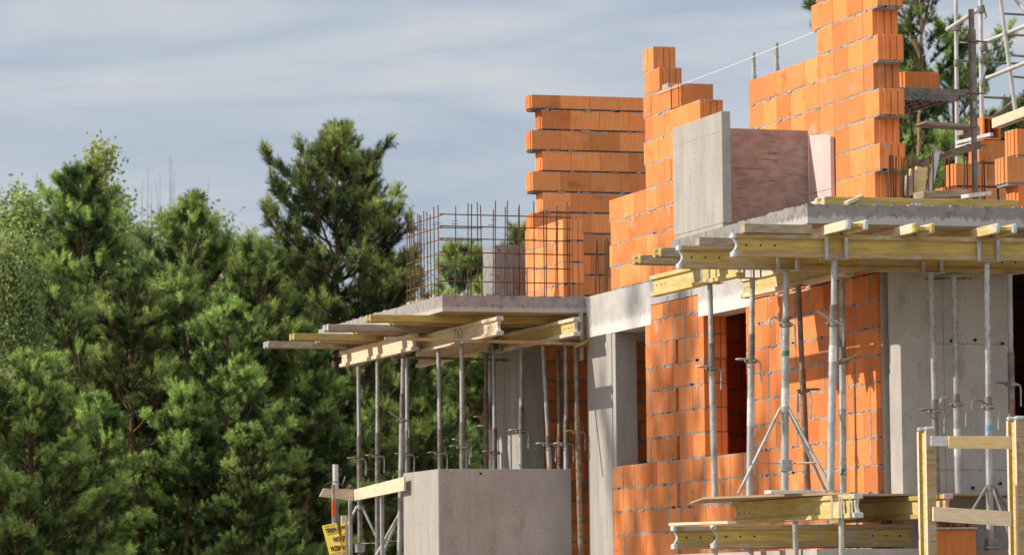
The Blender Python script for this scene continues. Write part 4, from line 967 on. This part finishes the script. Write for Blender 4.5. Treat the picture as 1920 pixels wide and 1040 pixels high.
def pine_mesh(seed, H, R, z0, nb=6, step=.42, nn=30, bare=0.25, prof=.7, sub=1.0, nl=.095, nw=.010, irr=.3, pale=False, table=None, skip=.10, elm=52):
    rs = np.random.RandomState(seed); tr = MB(M_bark, M_barkO); P = []; D = []; L = []; T = []
    wob = rs.uniform(-.12, .12, (6, 2)) * H * .10; up = np.array([0, 0, 1.0])
    def axis_pt(z):
        f = z / H * 5; i = min(int(f), 4); u = f - i; c = wob[i] * (1 - u) + wob[i + 1] * u; return np.array([c[0] * (z / H), c[1] * (z / H), z])
    kt = .6 if pale else 1
    tr.tube([axis_pt(z) for z in np.linspace(0, H * .55, 9)], (.04 + H * .009) * kt, 8, M_barkO if not pale else M_bark, .5, True, r2=(.03 + H * .004) * kt)
    tr.tube([axis_pt(z) for z in np.linspace(H * .55, H - .15, 9)], (.03 + H * .004) * kt, 7, M_barkO if pale else M_bark, .5, True, r2=.010)
    def tuft(p, d, tone, n=3, big=1.0):
        tj = rs.uniform(-.28, .28)
        for _ in range(n):
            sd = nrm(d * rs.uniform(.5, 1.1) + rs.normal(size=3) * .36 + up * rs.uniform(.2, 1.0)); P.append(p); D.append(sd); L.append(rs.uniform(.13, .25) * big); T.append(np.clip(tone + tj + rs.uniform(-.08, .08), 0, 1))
    z = z0; off = rs.uniform(0, 6)
    while z < H - .25:
        f = (H - z) / (H - z0); env = R * min(1, (f ** prof) * 1.1) * (1 - .3 * max(0, f - .7) / .3) * (.55 if f < .11 else 1)
        if table: env = float(np.interp(H - z, table[0], table[1]))
        k = nb if f > .15 else 5
        for j in range(k):
            if rs.rand() < skip: continue
            az = off + j * 2 * pi / k + rs.uniform(-.4, .4); off += .37
            ln = env * rs.uniform(1 - irr, 1 + irr * .7) + .10
            el = radians(4 + elm * (1 - f) ** 1.4 + rs.uniform(-9, 13)); ln = min(ln, max(.12, (H - .3 - z) / (sin(el) + .3))); d = np.array([cos(az) * cos(el), sin(az) * cos(el), sin(el)]); b0 = axis_pt(z + rs.uniform(-.08, .08))
            def bp(s): return b0 + d * ln * s + up * ((.30 * s * s - .08 * s) * ln)
            tr.tube([bp(s) for s in (0, .3, .6, .85, 1)], .007 + .012 * ln, 5, M_bark, .5, False, r2=.004)
            side = np.cross(d, up); side /= np.linalg.norm(side); tone = rs.uniform(-.3, .32)
            s = bare; stp = .15 / max(ln, .25) / sub
            while s < 1:
                for sg in (-1, 1):
                    if rs.rand() < .10: continue
                    l2 = (.10 + .40 * ln * (1.05 - s)) * rs.uniform(.5, 1.2)
                    dd = nrm(d * rs.uniform(.55, 1) + side * sg * rs.uniform(.5, 1.1) + up * rs.uniform(-.1, .5)); q = bp(s); e = q + dd * l2 + up * .18 * l2
                    tr.tube([q, e], .005, 3, M_bark, .5, False, r2=.003)
                    tuft(e, dd, tone + .4 * s + .08, 5); tuft(q + (e - q) * .72, dd, tone + .1 * s, 1)  # inner shade and sunlit tips put into the tint, with paler new growth
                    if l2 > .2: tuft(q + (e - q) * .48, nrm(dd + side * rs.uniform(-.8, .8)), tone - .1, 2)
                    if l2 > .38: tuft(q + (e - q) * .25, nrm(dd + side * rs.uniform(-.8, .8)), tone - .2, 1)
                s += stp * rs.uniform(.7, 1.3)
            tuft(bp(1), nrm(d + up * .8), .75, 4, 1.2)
        z += step * rs.uniform(.8, 1.2) * (.75 + .35 * f)
    P.append(axis_pt(H - .8)); D.append(up); L.append(.8); T.append(.9); P.append(axis_pt(H - .8)); D.append(up); L.append(.6); T.append(.9)
    for j in range(5):
        a = j * 1.257 + rs.uniform(-.3, .3)
        for h_ in (.85, .6): P.append(axis_pt(H - h_)); D.append(nrm(np.array([cos(a) * .5, sin(a) * .5, 1.]))); L.append(rs.uniform(.22, .4)); T.append(.85)
    P, D, L, T = np.array(P), np.array(D), np.array(L), np.array(T)
    v, tt = needles(rs, P, D, L, T, nn, nl, nw, .62)
    return tr, v, tt
def leaf_mesh(seed, H, R, z0, n=9000, sz=.06, clump=60, col=M_leaf):
    rs = np.random.RandomState(seed); tr = MB(M_barkG)
    tr.tube([(0, 0, 0), (.05, .03, H * .3), (-.05, .05, H * .6), (.03, 0, H * .97)], .05 + H * .006, 8, None, .5, True, r2=.008)
    C = []; 
    for k in range(clump):
        z = z0 + (H - z0) * rs.uniform(0, 1) ** .85; f = (H - z) / (H - z0); r = R * min(1, .12 + f ** .7) * sqrt(rs.uniform(.08, 1)); a = rs.uniform(0, 2 * pi)
        c = np.array([cos(a) * r, sin(a) * r, z]); C.append(c); b0 = np.array([0, 0, max(z - r * .9 - .2, .3)])
        tr.tube([b0, b0 * .5 + c * .5 + np.array([0, 0, -.08 * r]), c + np.array([0, 0, .15])], .012 + .008 * r, 4, None, .5, False, r2=.003)
    C = np.array(C); idx = rs.randint(0, len(C), n); sc = np.array([.32, .32, .38]) * (R * .55 + .3) * .55
    P = C[idx] + rs.normal(size=(n, 3)) * sc * rs.uniform(.5, 1.1, (n, 1)); tone = rs.uniform(0, .7, len(C))[idx]
    nn_ = nrm(rs.normal(size=(n, 3)) + np.array([-.3, 0, .5])); a = nrm(np.cross(nn_, rs.normal(size=(n, 3)))); b = np.cross(nn_, a)
    s = sz * rs.uniform(.6, 1.2, (n, 1)); v = np.stack([P - a * s * .5, P + b * s * .36, P + a * s * .55, P - b * s * .36], 1).reshape(-1, 3)
    return tr, v, np.clip(tone + rs.uniform(-.1, .35, n), 0, 1)
LIB = {}
def lib(key, maker, m, nper):
    tr, v, tt = maker(); me = fast_mesh('crown_' + key, v, nper, m, tt)
    t = tr.build('trunk', None, fix=False); tm = t.data; bpy.data.objects.remove(t); LIB[key] = (tm, me)
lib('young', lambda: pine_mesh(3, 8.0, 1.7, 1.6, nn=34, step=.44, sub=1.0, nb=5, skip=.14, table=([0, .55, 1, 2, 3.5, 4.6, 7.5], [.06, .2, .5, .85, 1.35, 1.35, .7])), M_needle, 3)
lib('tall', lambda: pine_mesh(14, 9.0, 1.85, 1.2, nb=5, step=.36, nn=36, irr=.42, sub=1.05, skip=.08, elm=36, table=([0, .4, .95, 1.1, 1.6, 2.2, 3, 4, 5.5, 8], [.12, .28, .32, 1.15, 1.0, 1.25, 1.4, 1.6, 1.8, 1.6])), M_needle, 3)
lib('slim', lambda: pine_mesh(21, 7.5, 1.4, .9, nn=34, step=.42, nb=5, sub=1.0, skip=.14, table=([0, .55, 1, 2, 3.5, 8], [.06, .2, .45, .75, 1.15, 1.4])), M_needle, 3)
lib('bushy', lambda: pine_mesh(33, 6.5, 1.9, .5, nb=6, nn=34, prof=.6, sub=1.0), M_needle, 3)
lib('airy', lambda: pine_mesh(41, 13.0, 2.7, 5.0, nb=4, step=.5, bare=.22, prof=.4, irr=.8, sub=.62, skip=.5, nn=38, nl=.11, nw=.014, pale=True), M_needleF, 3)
lib('birch', lambda: leaf_mesh(5, 8.0, 1.7, .8, 24000, .085, 170), M_leaf, 4)
lib('yellow', lambda: leaf_mesh(8, 9.0, 1.1, 1.5, 9000, .085, 90), M_leafY, 4)
def tree(kind, px, pytop, Y, label, rot=0.0, name='pine_tree', cat='pine tree', group='pine trees', xs=1.0, lean=0):
    H0 = {'young': 8.1, 'tall': 9.1, 'slim': 7.6, 'bushy': 6.6, 'airy': 13.1, 'birch': 8.3, 'yellow': 9.1}[kind]
    q = at(px, pytop, Y=Y); s = q.z / H0
    t = bpy.data.objects.new(name, None); COL.objects.link(t); t.location = (q.x, Y, 0); t.rotation_euler = (0, lean, rot); t.scale = (s * xs, s * xs, s)
    tag(t, label, cat, group)
    tm, cm = LIB[kind]
    for nm, me in (('trunk', tm), ('crown', cm)):
        o = bpy.data.objects.new(nm, me); COL.objects.link(o); o.parent = t
    return t
T = tree
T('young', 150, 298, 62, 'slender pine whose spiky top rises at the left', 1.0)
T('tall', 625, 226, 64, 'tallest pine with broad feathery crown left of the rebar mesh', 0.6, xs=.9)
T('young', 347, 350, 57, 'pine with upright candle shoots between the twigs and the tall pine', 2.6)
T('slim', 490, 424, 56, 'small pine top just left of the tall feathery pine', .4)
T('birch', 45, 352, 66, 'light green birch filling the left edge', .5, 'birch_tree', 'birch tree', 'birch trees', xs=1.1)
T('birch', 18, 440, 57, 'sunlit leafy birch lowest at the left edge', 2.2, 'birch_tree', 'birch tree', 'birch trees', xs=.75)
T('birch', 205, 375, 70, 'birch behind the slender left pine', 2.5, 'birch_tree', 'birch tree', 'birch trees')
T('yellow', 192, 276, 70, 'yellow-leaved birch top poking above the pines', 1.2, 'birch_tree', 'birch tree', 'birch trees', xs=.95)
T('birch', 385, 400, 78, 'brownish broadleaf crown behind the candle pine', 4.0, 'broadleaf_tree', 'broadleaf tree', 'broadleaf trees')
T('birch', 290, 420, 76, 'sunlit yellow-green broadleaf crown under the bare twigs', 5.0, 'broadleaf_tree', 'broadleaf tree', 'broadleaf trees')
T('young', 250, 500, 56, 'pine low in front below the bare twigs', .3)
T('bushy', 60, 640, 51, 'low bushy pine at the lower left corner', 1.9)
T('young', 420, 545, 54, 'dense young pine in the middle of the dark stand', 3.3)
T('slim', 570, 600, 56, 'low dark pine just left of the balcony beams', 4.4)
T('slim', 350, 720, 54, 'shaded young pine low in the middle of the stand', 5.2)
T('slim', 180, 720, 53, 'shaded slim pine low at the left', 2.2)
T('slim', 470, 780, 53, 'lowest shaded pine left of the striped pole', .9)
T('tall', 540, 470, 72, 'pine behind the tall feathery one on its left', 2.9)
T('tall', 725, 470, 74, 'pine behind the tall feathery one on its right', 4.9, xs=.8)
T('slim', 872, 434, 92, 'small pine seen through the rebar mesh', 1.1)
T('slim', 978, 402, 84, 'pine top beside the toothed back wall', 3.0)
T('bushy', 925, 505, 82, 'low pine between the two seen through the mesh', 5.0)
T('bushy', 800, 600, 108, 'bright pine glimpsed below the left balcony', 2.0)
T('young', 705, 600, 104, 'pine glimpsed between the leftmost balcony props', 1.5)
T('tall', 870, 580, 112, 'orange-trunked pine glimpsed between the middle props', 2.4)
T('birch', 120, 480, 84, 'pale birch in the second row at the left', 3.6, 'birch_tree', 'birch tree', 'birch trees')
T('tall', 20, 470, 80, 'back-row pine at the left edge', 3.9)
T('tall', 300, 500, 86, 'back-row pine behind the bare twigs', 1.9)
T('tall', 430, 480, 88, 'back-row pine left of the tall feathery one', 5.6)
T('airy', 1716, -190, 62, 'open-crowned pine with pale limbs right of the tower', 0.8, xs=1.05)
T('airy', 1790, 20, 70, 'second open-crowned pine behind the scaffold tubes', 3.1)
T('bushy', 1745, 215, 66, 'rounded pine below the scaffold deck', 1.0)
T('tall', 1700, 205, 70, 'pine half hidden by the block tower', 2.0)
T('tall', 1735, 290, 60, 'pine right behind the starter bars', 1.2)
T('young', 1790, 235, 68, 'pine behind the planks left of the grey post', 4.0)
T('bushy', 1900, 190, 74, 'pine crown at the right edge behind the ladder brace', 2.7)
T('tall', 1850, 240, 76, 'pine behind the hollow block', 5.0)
# pines outside the view on the left that throw dappled shade
k_ = 0
for (x, y, h, kd) in ((-16, 44.6, 24.2, 'airy'), (-19, 45.2, 25.0, 'airy'), (-14.5, 42.2, 22.4, 'airy'), (5.5, 51, 6.4, 'tall'), (6.2, 55, 6.8, 'young'), (4.2, 58, 7.6, 'tall'), (7.5, 61, 7.0, 'young'), (3.2, 53.5, 7.4, 'bushy'), (6.0, 65, 7.6, 'tall')):
    H0 = {'airy': 13.1, 'tall': 9.1, 'young': 8.1, 'bushy': 6.6}[kd]; s = h / H0
    t = bpy.data.objects.new('pine_tree', None); COL.objects.link(t); t.location = (x, y, 0); t.scale = (s * (.55 if h > 20 else 1), s * (.55 if h > 20 else 1), s); t.rotation_euler = (0, 0, k_ * 1.7)
    tag(t, 'pine standing out of view on the sunny side of the house', 'pine tree', 'pines out of view'); k_ += 1
    for nm, me in zip(('trunk', 'crown'), LIB[kd]): o = bpy.data.objects.new(nm, me); COL.objects.link(o); o.parent = t
# bare twigs
q = at(300, 300, Y=72); t = thing('bare_sapling', (q.x, 72, 0), 'leafless twigs sticking up above the pines', 'sapling'); b = MB(M_barkG); rs = np.random.RandomState(2)
for (pb, pt, py) in ((276, 278, 316), (272, 268, 335), (280, 284, 352), (322, 318, 290), (325, 322, 296), (330, 327, 320), (308, 300, 322), (306, 292, 340), (378, 392, 335), (410, 436, 420)):
    a = at(pb, 560, Y=72); c = at(pt, py, Y=72); m_ = a.lerp(c, .6) + Vector((rs.uniform(-.06, .06), 0, 0)); b.tube([a, m_, c], .011, 4, r2=.003)
b.build('twig', t, fix=False)
for o in list(bpy.data.objects):
    if '_o' in o: del o['_o']
